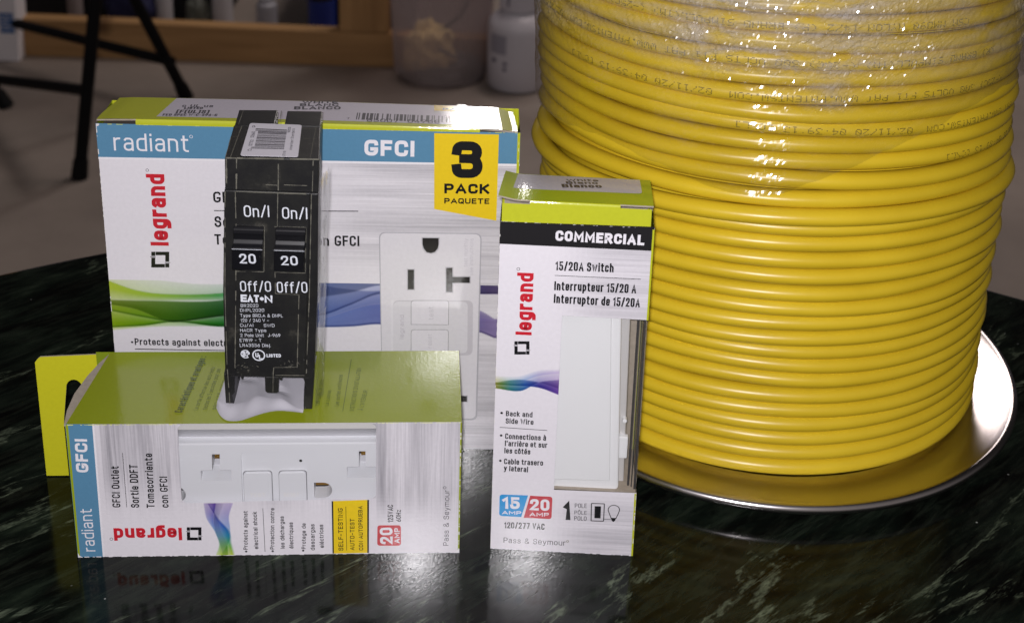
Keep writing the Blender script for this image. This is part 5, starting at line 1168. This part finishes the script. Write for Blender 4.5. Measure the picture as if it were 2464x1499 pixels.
def turn(i, th):
    """centre-line of the winding: turn number i (float part follows from th), th in degrees with the viewer at -90"""
    x = i + (th + 270) / 360.0
    k = int(max(0, min(NT, x))); f = x - math.floor(x)
    def jj(c):
        a = jit[max(0, min(NT, int(math.floor(x))))][c]; b = jit[max(0, min(NT + 1, int(math.floor(x)) + 1))][c]
        return a + (b - a) * (f * f * (3 - 2 * f))
    amp = 1.6 + 9.0 * sstep(x, 1, 18)
    d = max(-100.0, min(100.0, (th + 92)))
    sag = amp * (1 - cos(radians(d))) * .75
    z = Z0 + PITCH * x - sag + .62 * jj(0) * sstep(x, 0, 2) + .45 * jj(1) * sstep(x, 0, 2) * sin(radians(th * 2 + 50 * jj(2)))
    # two layers cross in the middle of the coil: turns part on the left
    z += .9 * exp(-((x - 22.2) / .9) ** 2) * exp(-((th + 128) / 40) ** 2) - .9 * exp(-((x - 20.6) / .9) ** 2) * exp(-((th + 130) / 42) ** 2)
    r = 69.3 + 2.2 * sstep(x, 3, 22) + .75 * jj(3) + .5 * jj(4) * sin(radians(th + 90 * jj(5)))
    r += 3.6 * exp(-((x - 17.35) / .42) ** 2)
    r += .9 * noise.noise(Vector((x * .93, th / 38.0, 4.2))) * sstep(x, 1, 4)
    z += .7 * noise.noise(Vector((x * .81, th / 45.0, 8.7))) * sstep(x, 2, 5)
    # above the loose loop the turns climb steeply at the left
    z += 4.2 * exp(-((th + 172) / 36) ** 2) * sstep(x, 18.0, 18.6)
    return r, z
RAD_R, RAD_Z = 3.1, 2.47
NS = 150
def cpoint(i, th, phi, grow=0.0):
    r, z = turn(i, th)
    rr = r + (RAD_R + grow) * cos(phi); zz = z + (RAD_Z + grow) * sin(phi)
    a = radians(th)
    return (rr * cos(a) + LEAN * zz, rr * sin(a), zz)
mb = MB(); NC = 12
path = [(-270 + 360 * k / NS) for k in range(NS)]
b0 = 0
for i in range(NT):
    for th in path:
        for c in range(NC): mb.v.append(cpoint(i, th, 2 * pi * c / NC))
tot = NT * NS
for k in range(tot - 1):
    for c in range(NC):
        a = k * NC + c; a2 = k * NC + (c + 1) % NC
        mb.f.append((a, a + NC, a2 + NC, a2)); mb.m.append(0); mb.c.append((1, 1, 1, 0))
mb.lathe([(67.6, 4.7), (69.5, 90), (69.5, 180), (20, 180)], 80, 0)
for v_i in range(len(mb.v) - 320, len(mb.v)):
    v = mb.v[v_i]; mb.v[v_i] = (v[0] + LEAN * v[2], v[1], v[2])
# 5 x 7 dot-matrix ink-jet characters
F57 = {'0': '0E11191513110E', '1': '040C040404040E', '2': '0E11010204081F', '3': '1F02040201110E', '4': '02060A121F0202', '5': '1F101E0101110E', '6': '0608101E11110E', '7': '1F010204080808', '8': '0E11110E11110E', '9': '0E11110F01020C',
 'A': '0E11111F111111', 'B': '1E11111E11111E', 'C': '0E11101010110E', 'D': '1E11111111111E', 'E': '1F10101E10101F', 'F': '1F10101E101010', 'I': '0E04040404040E', 'L': '1010101010101F', 'M': '111B1515111111', 'N': '11191513111111', 'O': '0E11111111110E',
 'P': '1E11111E101010', 'R': '1E11111E141211', 'S': '0F10100E01011E', 'T': '1F040404040404', 'U': '1111111111110E', 'V': '11111111110A04', 'W': '1111111515150A', 'Y': '11110A04040404', 'K': '11121418141211', 'X': '11110A040A1111', 'G': '0E11101713110F',
 ':': '00040000040000', '/': '01010204081010', '.': '00000000000C0C', '-': '0000001F000000', '(': '02040808080402', ')': '08040202020408', '[': '0E08080808080E', ']': '0E02020202020E', '\\': '10100804020101', ' ': '00000000000000'}
def ink(text, zrow, th0, dth=None, drop=0.10):
    """upside-down text that starts at angle th0 and runs to the left"""
    best = min(range(NT), key=lambda i: abs(turn(i, -90)[1] - zrow))
    cell = 1.66 if dth is None else dth      # degrees per character
    rj = random.Random(len(text) + int(zrow * 10))
    for n_, ch in enumerate(text):
        rows = F57.get(ch, F57[' '])
        for y in range(7):
            bits = int(rows[2 * y:2 * y + 2], 16)
            for x in range(5):
                if bits >> (4 - x) & 1 and rj.random() > drop:
                    th = th0 - (n_ + x / 6.2) * cell + rj.uniform(-.02, .02)
                    ph = (-.34 + y * .112) + rj.uniform(-.012, .012)
                    i = best
                    e = .075 * cell; g = .038
                    mb.mesh([cpoint(i, th - e, ph - g, .05), cpoint(i, th + e, ph - g, .05), cpoint(i, th + e, ph + g, .05), cpoint(i, th - e, ph + g, .05)], [(0, 1, 2, 3)], 1)
S_ALL = "(R) BRAND SIMPULL(TM) (-25C) 300 VOLTS FT1 PAT WWW.PATENTSW.COM  02/11/20 04:39:13 [C\\L]"
ink("CSA NMD90 NYLON 14/2 (R) BRAND SIMPULL(TM) (-25C) 300 VOLTS", 147.6, -57)
ink(S_ALL, 137.4, -47)
ink("(-25C) 300 VOLTS FT1 PAT WWW.PATENTSW.COM  02/11/20 04:39:13 [C\\L]", 127.4, -41)
ink("PAT WWW.PATENTSW.COM  02/11/20 04:39:13 [C\\L]", 117.4, -33)
ink(".PATENTSW.COM 02/11/20 04:39:13 [C\\L]", 107.0, 2)
mb.build('cable', [YEL, CINK], spool, smooth=True)

# shrink wrap: crinkled film with a ragged lower edge
def wrap_mat():
    mt = bpy.data.materials.new("crinkled_wrap"); mt.use_nodes = True
    nt = mt.node_tree; nt.nodes.clear()
    out = nt.nodes.new('ShaderNodeOutputMaterial')
    at = nt.nodes.new('ShaderNodeAttribute'); at.attribute_name = 'Col'
    sp = nt.nodes.new('ShaderNodeSeparateColor'); link(nt, at.outputs['Color'], sp.inputs[0])
    tc = nt.nodes.new('ShaderNodeTexCoord')
    tr = nt.nodes.new('ShaderNodeBsdfTransparent'); tr.inputs[0].default_value = (.975, .975, .975, 1)
    df = nt.nodes.new('ShaderNodeBsdfDiffuse'); df.inputs[0].default_value = (.50, .46, .43, 1)
    gl = nt.nodes.new('ShaderNodeBsdfGlossy'); gl.inputs['Roughness'].default_value = .16
    # streaky haze
    mp = nt.nodes.new('ShaderNodeMapping'); mp.inputs['Scale'].default_value = (60, 60, 260)
    link(nt, tc.outputs['Object'], mp.inputs['Vector'])
    n2 = nt.nodes.new('ShaderNodeTexNoise'); n2.inputs['Scale'].default_value = 1; n2.inputs['Detail'].default_value = 5; n2.inputs['Distortion'].default_value = .8
    link(nt, mp.outputs[0], n2.inputs['Vector'])
    mr = nt.nodes.new('ShaderNodeMapRange'); mr.inputs['From Min'].default_value = .35; mr.inputs['From Max'].default_value = .75; mr.inputs['To Min'].default_value = .10; mr.inputs['To Max'].default_value = 1.0
    link(nt, n2.outputs['Fac'], mr.inputs['Value'])
    mu = nt.nodes.new('ShaderNodeMath'); mu.operation = 'MULTIPLY'
    link(nt, mr.outputs[0], mu.inputs[0]); link(nt, sp.outputs[1], mu.inputs[1])
    m1 = nt.nodes.new('ShaderNodeMixShader'); link(nt, mu.outputs[0], m1.inputs[0]); link(nt, tr.outputs[0], m1.inputs[1]); link(nt, df.outputs[0], m1.inputs[2])
    fr = sheen_factor(nt, 2.4)
    m2 = nt.nodes.new('ShaderNodeMixShader')
    link(nt, fr.outputs[0], m2.inputs[0]); link(nt, m1.outputs[0], m2.inputs[1]); link(nt, gl.outputs[0], m2.inputs[2])
    link(nt, m2.outputs[0], out.inputs[0])
    return mt
WRAP = wrap_mat()
edge = [(-270, 108), (-230, 104), (-190, 100), (-167, 102), (-150, 104), (-138, 106), (-120, 103), (-108, 100), (-98, 101), (-88, 107), (-72, 116), (-52, 124), (-36, 125), (-24, 122), (-5, 116), (30, 112), (60, 110), (90, 108)]
rw = random.Random(9)
def crin(th, z):
    return noise.noise(Vector((th * .09, z * .22, 3.1))) * .8 + noise.noise(Vector((th * .35, z * .6, 9.7))) * .45
def crumple(th, z):
    e = interp(edge, th)
    q = 7 * noise.noise(Vector((th * .11, z * .09, 1.7))) + 3 * noise.noise(Vector((th * .4, z * .3, 5.1)))
    a = 1.15 * exp(-((th + 99 + q) / 25) ** 2) * sstep(z + q, 130, 141)
    drip = exp(-((th + 90 + q * .25) / 4.6) ** 2) * sstep(z + q * .3, 123, 127)
    side = .55 * sstep(abs(th + 90), 45, 70) * sstep(z, 126, 140)
    return min(1, a + drip * .9 + side + .12)
NU, NV = 880, 112
edge_c = [interp(edge, -270 + 360 * i / NU) + .8 * noise.noise(Vector(((-270 + 360 * i / NU) * .2, 0, 0))) for i in range(NU + 1)]
ZREF = 7.0 + 5.0 * 20.5
def wpt(s, t):
    i = min(NU, int(round(s * NU))); th = -270 + 360 * s; e = edge_c[i]; z = e + (178 - e) * t
    c = crumple(th, z)
    r = 75.8 + crin(th, z) * .9 * (0.30 + c)
    k = .02 + .36 * max(0, c - .12) ** .8
    glare = exp(-((th + 99) / 6.5) ** 2) * sstep(z, 141, 145)
    r -= glare * .30 * ((z - 141) % 4.0 - 2.0)
    k *= 1 - .45 * glare
    r += rw.uniform(-k, k)
    # folds of crushed film: sharp ridges running every way
    for fa, fb, ph in ((.55, .16, 0.0), (.12, .60, 7.0), (.40, -.42, 13.0)):
        r += 1.6 * k * (1 - 2.4 * abs(noise.noise(Vector((th * fa + z * fb, th * fb * .3 - z * fa * .25, ph)))))
    # taut where it sticks to the turns under it
    st = exp(-((th + 100) / 4.2) ** 2) * (1 - c) * (1 - sstep(z, 138, 146))
    r += st * (.62 * cos(2 * pi * (z - ZREF) / 5.0) + rw.uniform(-.06, .06))
    a = radians(th)
    return (r * cos(a) + LEAN * z, r * sin(a), z)
mb = MB()
def wcol(s, t):
    th = -270 + 360 * s; e = interp(edge, th); z = e + (178 - e) * t
    c = crumple(th, z)
    side = .45 * sstep(abs(th + 90), 45, 70) * sstep(z, 126, 140)
    hz = .16 * sstep(z, 131, 140) * (1 + 1.2 * sstep(th, -75, -45)) + .50 * max(0, c - side) * sstep(z, 120, 134) + .006
    return (0, min(.7, hz), 0, 0)
mb.grid(wpt, NU, NV, wcol)
mb.build('shrink_wrap', WRAP, spool, smooth=False)

# ================================================================== the room behind
def concrete():
    mt, nt, p = new_mat("concrete_floor")
    tc = nt.nodes.new('ShaderNodeTexCoord')
    n = nt.nodes.new('ShaderNodeTexNoise'); n.inputs['Scale'].default_value = 2.2; n.inputs['Detail'].default_value = 10; n.inputs['Roughness'].default_value = .65
    link(nt, tc.outputs['Object'], n.inputs['Vector'])
    r = nt.nodes.new('ShaderNodeValToRGB'); e = r.color_ramp.elements
    e[0].position = .35; e[0].color = (.205, .172, .15, 1); e[1].position = .68; e[1].color = (.31, .262, .228, 1)
    link(nt, n.outputs['Fac'], r.inputs[0]); link(nt, r.outputs[0], p.inputs['Base Color'])
    p.inputs['Roughness'].default_value = .6
    return mt
mb = MB(); mb.grid(lambda s, t: (-6000 + 12000 * s, -3000 + 9000 * t, -750), 12, 9, lambda s, t: (1, 1, 1, 0))
structure(mb.build('floor', concrete()))
WALLM = simple("grey_painted_wall", (.16, .16, .20), .8, noise_s=3, noise_a=.15)
mb = MB(); mb.box(-4000, 4000, 3600, 3700, -750, 1700)
structure(mb.build('back_wall', WALLM))
def wood(name, rx):
    mt, nt, p = new_mat(name)
    tc = nt.nodes.new('ShaderNodeTexCoord')
    mp = nt.nodes.new('ShaderNodeMapping'); mp.inputs['Scale'].default_value = (2, 30, 26) if rx else (26, 30, 2)
    link(nt, tc.outputs['Object'], mp.inputs['Vector'])
    n = nt.nodes.new('ShaderNodeTexNoise'); n.inputs['Scale'].default_value = 1.5; n.inputs['Detail'].default_value = 7; n.inputs['Distortion'].default_value = .8
    link(nt, mp.outputs[0], n.inputs['Vector'])
    r = nt.nodes.new('ShaderNodeValToRGB'); e = r.color_ramp.elements
    e[0].position = .3; e[0].color = (.34, .185, .07, 1); e[1].position = .7; e[1].color = (.50, .29, .12, 1)
    link(nt, n.outputs['Fac'], r.inputs[0])
    v = nt.nodes.new('ShaderNodeTexVoronoi'); v.inputs['Scale'].default_value = 5.5
    link(nt, tc.outputs['Object'], v.inputs['Vector'])
    r2 = nt.nodes.new('ShaderNodeValToRGB'); e = r2.color_ramp.elements
    e[0].position = .07; e[0].color = (.3, .25, .2, 1); e[1].position = .16; e[1].color = (1, 1, 1, 1)
    link(nt, v.outputs['Distance'], r2.inputs[0])
    mx = nt.nodes.new('ShaderNodeMix'); mx.data_type = 'RGBA'; mx.blend_type = 'MULTIPLY'; mx.inputs[0].default_value = 1
    link(nt, r.outputs[0], mx.inputs[6]); link(nt, r2.outputs[0], mx.inputs[7]); link(nt, mx.outputs[2], p.inputs['Base Color'])
    p.inputs['Roughness'].default_value = .7
    return mt
WOODH, WOODV = wood("lumber_lying", True), wood("lumber_upright", False)
rack = thing('wooden_rack', 'low wooden lumber frame on the concrete floor with jars and cans behind it', 'rack', (-560, 2725, -750))
mb = MB(); mb.prism([(-640, 0), (640, 0), (640, 70), (-640, 85)], 0, 38); mb.build('sill_board', WOODH, rack, bevel=2)
for x0, x1 in ((197, 300),):
    mb = MB(); mb.box(x0, x1, 0, 38, 76, 620); mb.build('post', WOODV, rack, bevel=2)
mb = MB(); mb.box(-640, -600, 0, 38, 86, 620); mb.build('post', WOODV, rack, bevel=2)
mb = MB(); mb.box(-640, 640, -2, 40, 620, 700); mb.build('top_rail', WOODH, rack, bevel=2)
PLD = simple("dark_plastic", (.006, .006, .008), .5)
def lathe_thing(name, label, cat, x, y, parts, group=None, n=40):
    t = thing(name, label, cat, (x, y, -750), 0, group)
    for pn, prof, mt in parts:
        mb = MB(); mb.lathe(prof, n); mb.build(pn, mt, t, smooth=False, bevel=0)
    return t
JW = simple("white_jar_plastic", (.50, .48, .50), .4); JG = simple("grey_jar_plastic", (.34, .34, .38), .4); JB = simple("blue_can_paint", (.012, .03, .22), .35); JN = simple("navy_cloth", (.010, .012, .06), .7); JC = simple("beige_tub_plastic", (.28, .23, .22), .6)
def jar(name, label, cat, x, w, h, m_, cap=None, y=2900, group='containers behind the wooden frame'):
    r = w / 2
    parts = [('body', [(.001, 0), (r, 0), (r, h * .8), (r * .94, h * .86), (r * .7, h * .9), (.001, h * .9)], m_)]
    parts.append(('cap', [(r * .72, h * .9), (r * .72, h), (.001, h)], cap or m_))
    return lathe_thing(name, label, cat, x, y, parts, group)
jar('plastic_tub', 'small beige tub behind the sill board, left of the dark blue bundle', 'tub', -970, 34, 120, JC)
mb = MB()
for j in range(9):
    pass
def blob(name, label, cat, x, y, z, rx, ry, rz, m_, seed, group=None, amp=.25):
    bm = bmesh.new(); bmesh.ops.create_icosphere(bm, subdivisions=4, radius=1)
    for v in bm.verts:
        d = 1 + amp * noise.noise(v.co * 2.3 + Vector((seed, 0, 0))) + amp * .5 * noise.noise(v.co * 6 + Vector((0, seed, 0)))
        v.co = Vector((v.co.x * rx * d, v.co.y * ry * d, max(-.98, v.co.z * d) * rz)) * MM
    me = bpy.data.meshes.new(name); bm.to_mesh(me); bm.free(); me.materials.append(m_)
    for p in me.polygons: p.use_smooth = True
    o = bpy.data.objects.new(name, me); COL.objects.link(o); o.location = (x * MM, y * MM, z * MM)
    return tag(o, label, cat, group)
blob('cloth_bundle', 'dark blue cloth bundle behind the wooden sill board', 'cloth', -842, 2900, -668, 60, 60, 82, JN, 4)
jar('spray_bottle', 'small white bottle with a blue band between the dark blue bundle and the grey bag', 'bottle', -774, 40, 150, JW, JB)
blob('plastic_bag', 'grey green plastic bag behind the sill board, left of the tall white jar', 'bag', -697, 2900, -700, 26, 30, 50, simple("bag_plastic", (.12, .13, .11), .35), 8)
jar('white_jar', 'tall pale jar behind the sill board, nearest to the grey bag', 'jar', -644, 46, 160, JW)
jar('white_jar', 'pale jar behind the sill board standing next to the blue can', 'jar', -546, 46, 90, JG)
lathe_thing('paint_can', 'blue can behind the sill board beside the wooden post', 'can', -424, 2900, [('body', [(.001, 0), (31, 0), (31, 92), (.001, 92)], JB), ('lid', [(29, 92), (29, 130), (.001, 130)], PLD)], 'containers behind the wooden frame')
mb = MB(); mb.box(-260, 160, -70, 70, 0, 95); mb.box(-268, 168, -78, 78, 95, 115)
for k in range(6): mb.box(-230 + k * 70, -222 + k * 70, -75, -70, 5, 93)
tote = thing('storage_tote', 'black lidded storage tote in shadow behind the sill board', 'tote', (-900, 3080, -750))
mb2 = MB(); mb2.prism([(-240, 0), (240, 0), (262, 210), (-262, 210)], -130, 130); mb2.build('tub', PLD, tote, bevel=6)
mb2 = MB(); mb2.box(-275, 275, -142, 142, 210, 235); mb2.build('lid', PLD, tote, bevel=5)
tote2 = thing('storage_tote', 'black lidded storage tote behind the blue can and the post', 'tote', (-330, 3080, -750))
mb2 = MB(); mb2.prism([(-120, 0), (100, 0), (110, 210), (-130, 210)], -130, 130); mb2.build('tub', PLD, tote2, bevel=6)
mb2 = MB(); mb2.box(-140, 120, -142, 142, 210, 235); mb2.build('lid', PLD, tote2, bevel=5)

# white carton with a blue label at the far left
CARD = simple("white_carton_board", (.82, .79, .82), .6); BLAB = simple("blue_label_ink", (.05, .14, .36), .5)
wb = thing('white_carton', 'tall white carton with a blue label on the floor at the far left', 'carton', (-1062, 2690, -750))
mb = MB(); mb.prism([(-60, 0), (36, 0), (43, 330), (-60, 330)], 0, 60); mb.build('side_panel', CARD, wb, bevel=1.5)
mb = MB(); mb.box(4, 32, -1.0, -.2, 62, 106)
mb.build('blue_label', BLAB, wb)
mb = MB()
for k in range(5): mb.box(7, 29 - (k % 3) * 4, -1.3, -1.05, 98 - k * 7, 99.5 - k * 7)
mb.build('label_line', CARD, wb)

# folding chair, black tube
CHB = simple("black_chair_tube", (.004, .004, .005), .6, spec=.15)
ch = thing('folding_chair', 'black tubular folding chair standing on the concrete floor at the left', 'chair', (-800, 2400, -750))
def cl(p): return (p[0] + 800, p[1] - 2400, p[2] + 750)
A_, C_, B_, D_ = (-732, 2134, -750), (-962, 2440, -750), (-638, 2520, -750), (-1060, 2760, -750)
At, Ct, Bt, Dt = (-672, 2190, -290), (-1270, 2520, -290), (-762, 2330, -290), (-1330, 2700, -290)
def leg(a, b, r=11):
    mb = MB(); mb.tube([cl(a), cl(b)], r, 14); o = mb.build('leg', CHB, ch, smooth=False)
    mb = MB(); v = (Vector(b) - Vector(a)).normalized() * 34
    mb.tube([cl(a), cl(tuple(Vector(a) + v))], [14.5, 13], 14); mb.build('foot_cap', CHB, o)
leg(A_, At); leg(B_, Bt); leg(C_, Ct); leg(D_, Dt)
def bar(a, b, r=8):
    mb = MB(); mb.tube([cl(a), cl(b)], r, 12); mb.build('crossbar', CHB, ch)
def mixp(a, b, t): return tuple(p + (q - p) * t for p, q in zip(a, b))
bar(mixp(A_, At, .335), mixp(C_, Ct, .12), 10); bar((-626 - 22, 2466, -656), (-1035, 2700, -668), 10)
mb = MB()
q4 = [cl(At), cl(Bt), cl(Dt), cl(Ct)]
mb.mesh([(x, y, z) for x, y, z in q4] + [(x, y, z + 25) for x, y, z in q4], [(3, 2, 1, 0), (4, 5, 6, 7), (0, 1, 5, 4), (1, 2, 6, 5), (2, 3, 7, 6), (3, 0, 4, 7)])
mb.build('seat', CHB, ch, bevel=6)

# translucent bin with rubbish in it, and the white jug
def frosted():
    mt = bpy.data.materials.new("frosted_bin_plastic"); mt.use_nodes = True
    nt = mt.node_tree; nt.nodes.clear()
    out = nt.nodes.new('ShaderNodeOutputMaterial')
    tr = nt.nodes.new('ShaderNodeBsdfTransparent'); tr.inputs[0].default_value = (.80, .76, .77, 1)
    df = nt.nodes.new('ShaderNodeBsdfPrincipled'); df.inputs['Base Color'].default_value = (.70, .64, .64, 1); df.inputs['Roughness'].default_value = .4
    tl = nt.nodes.new('ShaderNodeBsdfTranslucent'); tl.inputs[0].default_value = (.5, .45, .45, 1)
    a = nt.nodes.new('ShaderNodeMixShader'); a.inputs[0].default_value = .35
    link(nt, df.outputs[0], a.inputs[1]); link(nt, tl.outputs[0], a.inputs[2])
    b = nt.nodes.new('ShaderNodeMixShader'); b.inputs[0].default_value = .30
    link(nt, tr.outputs[0], b.inputs[1]); link(nt, a.outputs[0], b.inputs[2]); link(nt, b.outputs[0], out.inputs[0])
    return mt
FROST = frosted()
bn = thing('waste_bin', 'frosted translucent waste bin holding crumpled paper and dark scraps', 'bin', (-148, 2700, -750))
mb = MB(); mb.lathe([(.001, 3), (90, 3), (96, 14), (112, 330), (118, 332), (118, 326), (114, 322), (98.5, 14), (91, 0), (.001, 0)], 64); mb.build('tub', FROST, bn, smooth=True)
CRP = simple("crumpled_yellow_paper", (.80, .62, .26), .8); DRK = simple("dark_scrap", (.012, .010, .013), .6)
blob('crumpled_paper', 'crumpled pale yellow paper inside the frosted bin', 'paper', -172, 2672, -688, 52, 40, 50, CRP, 2, amp=.45)
blob('dark_scrap', 'dark scrap heap at the bottom of the frosted bin', 'scrap', -128, 2685, -728, 62, 58, 20, DRK, 12, amp=.4)
mb = MB(); mb.tube([(-160, 2668, -655), (-110, 2665, -612), (-82, 2670, -560)], 4, 8); tag(mb.build('bent_rod', DRK), 'dark bent rod leaning inside the frosted bin', 'rod')
mb = MB(); mb.tube([(-150, 2630, -672), (-120, 2630, -686), (-76, 2640, -690)], 3.5, 8); tag(mb.build('cable_scrap', DRK), 'short dark cable scrap lying in the frosted bin', 'scrap')
JUG = simple("white_jug_plastic", (.60, .58, .63), .4, noise_s=6, noise_a=.06)
jug = thing('plastic_jug', 'white plastic jug with a narrow neck beside the frosted bin', 'jug', (10, 2650, -750))
mb = MB(); mb.lathe([(.001, 0), (54, 0), (61, 6), (62.5, 60), (62.5, 125), (58, 143), (46, 155), (36, 160), (36, 166), (.001, 166)], 56); mb.build('body', JUG, jug, smooth=True)
mb = MB(); mb.lathe([(38, 166), (39, 168), (39, 215), (36, 220), (.001, 220)], 48)
for k in range(36):
    a = 2 * pi * k / 36; mb.box(39 * cos(a) - .8, 39 * cos(a) + .8, 39 * sin(a) - .8, 39 * sin(a) + .8, 170, 212)
mb.build('cap', JUG, jug)
LBI = simple("faint_label_ink", (.16, .15, .21), .6)
def oncyl(mb, a0, a1, z0, z1, r=62.8, n=8):
    for k in range(n):
        p, q = radians(a0 + (a1 - a0) * k / n), radians(a0 + (a1 - a0) * (k + 1) / n)
        mb.poly([(r * cos(p), r * sin(p), z0), (r * cos(q), r * sin(q), z0), (r * cos(q), r * sin(q), z1), (r * cos(p), r * sin(p), z1)])
mb = MB(); oncyl(mb, -150, -112, 82, 122, 62.9); mb.build('label', simple("faint_label", (.33, .32, .38), .5), jug)
mb = MB(); oncyl(mb, -144, -134, 62, 72); oncyl(mb, -118, -110, 60, 68); oncyl(mb, -118, -111, 48, 56); mb.build('label_mark', LBI, jug)
mb = MB(); oncyl(mb, -128, -118, 176, 200, 39.6, 3); mb.build('cap_mark', LBI, jug)

# no fixtures are modelled, the lamps above are bare area lights
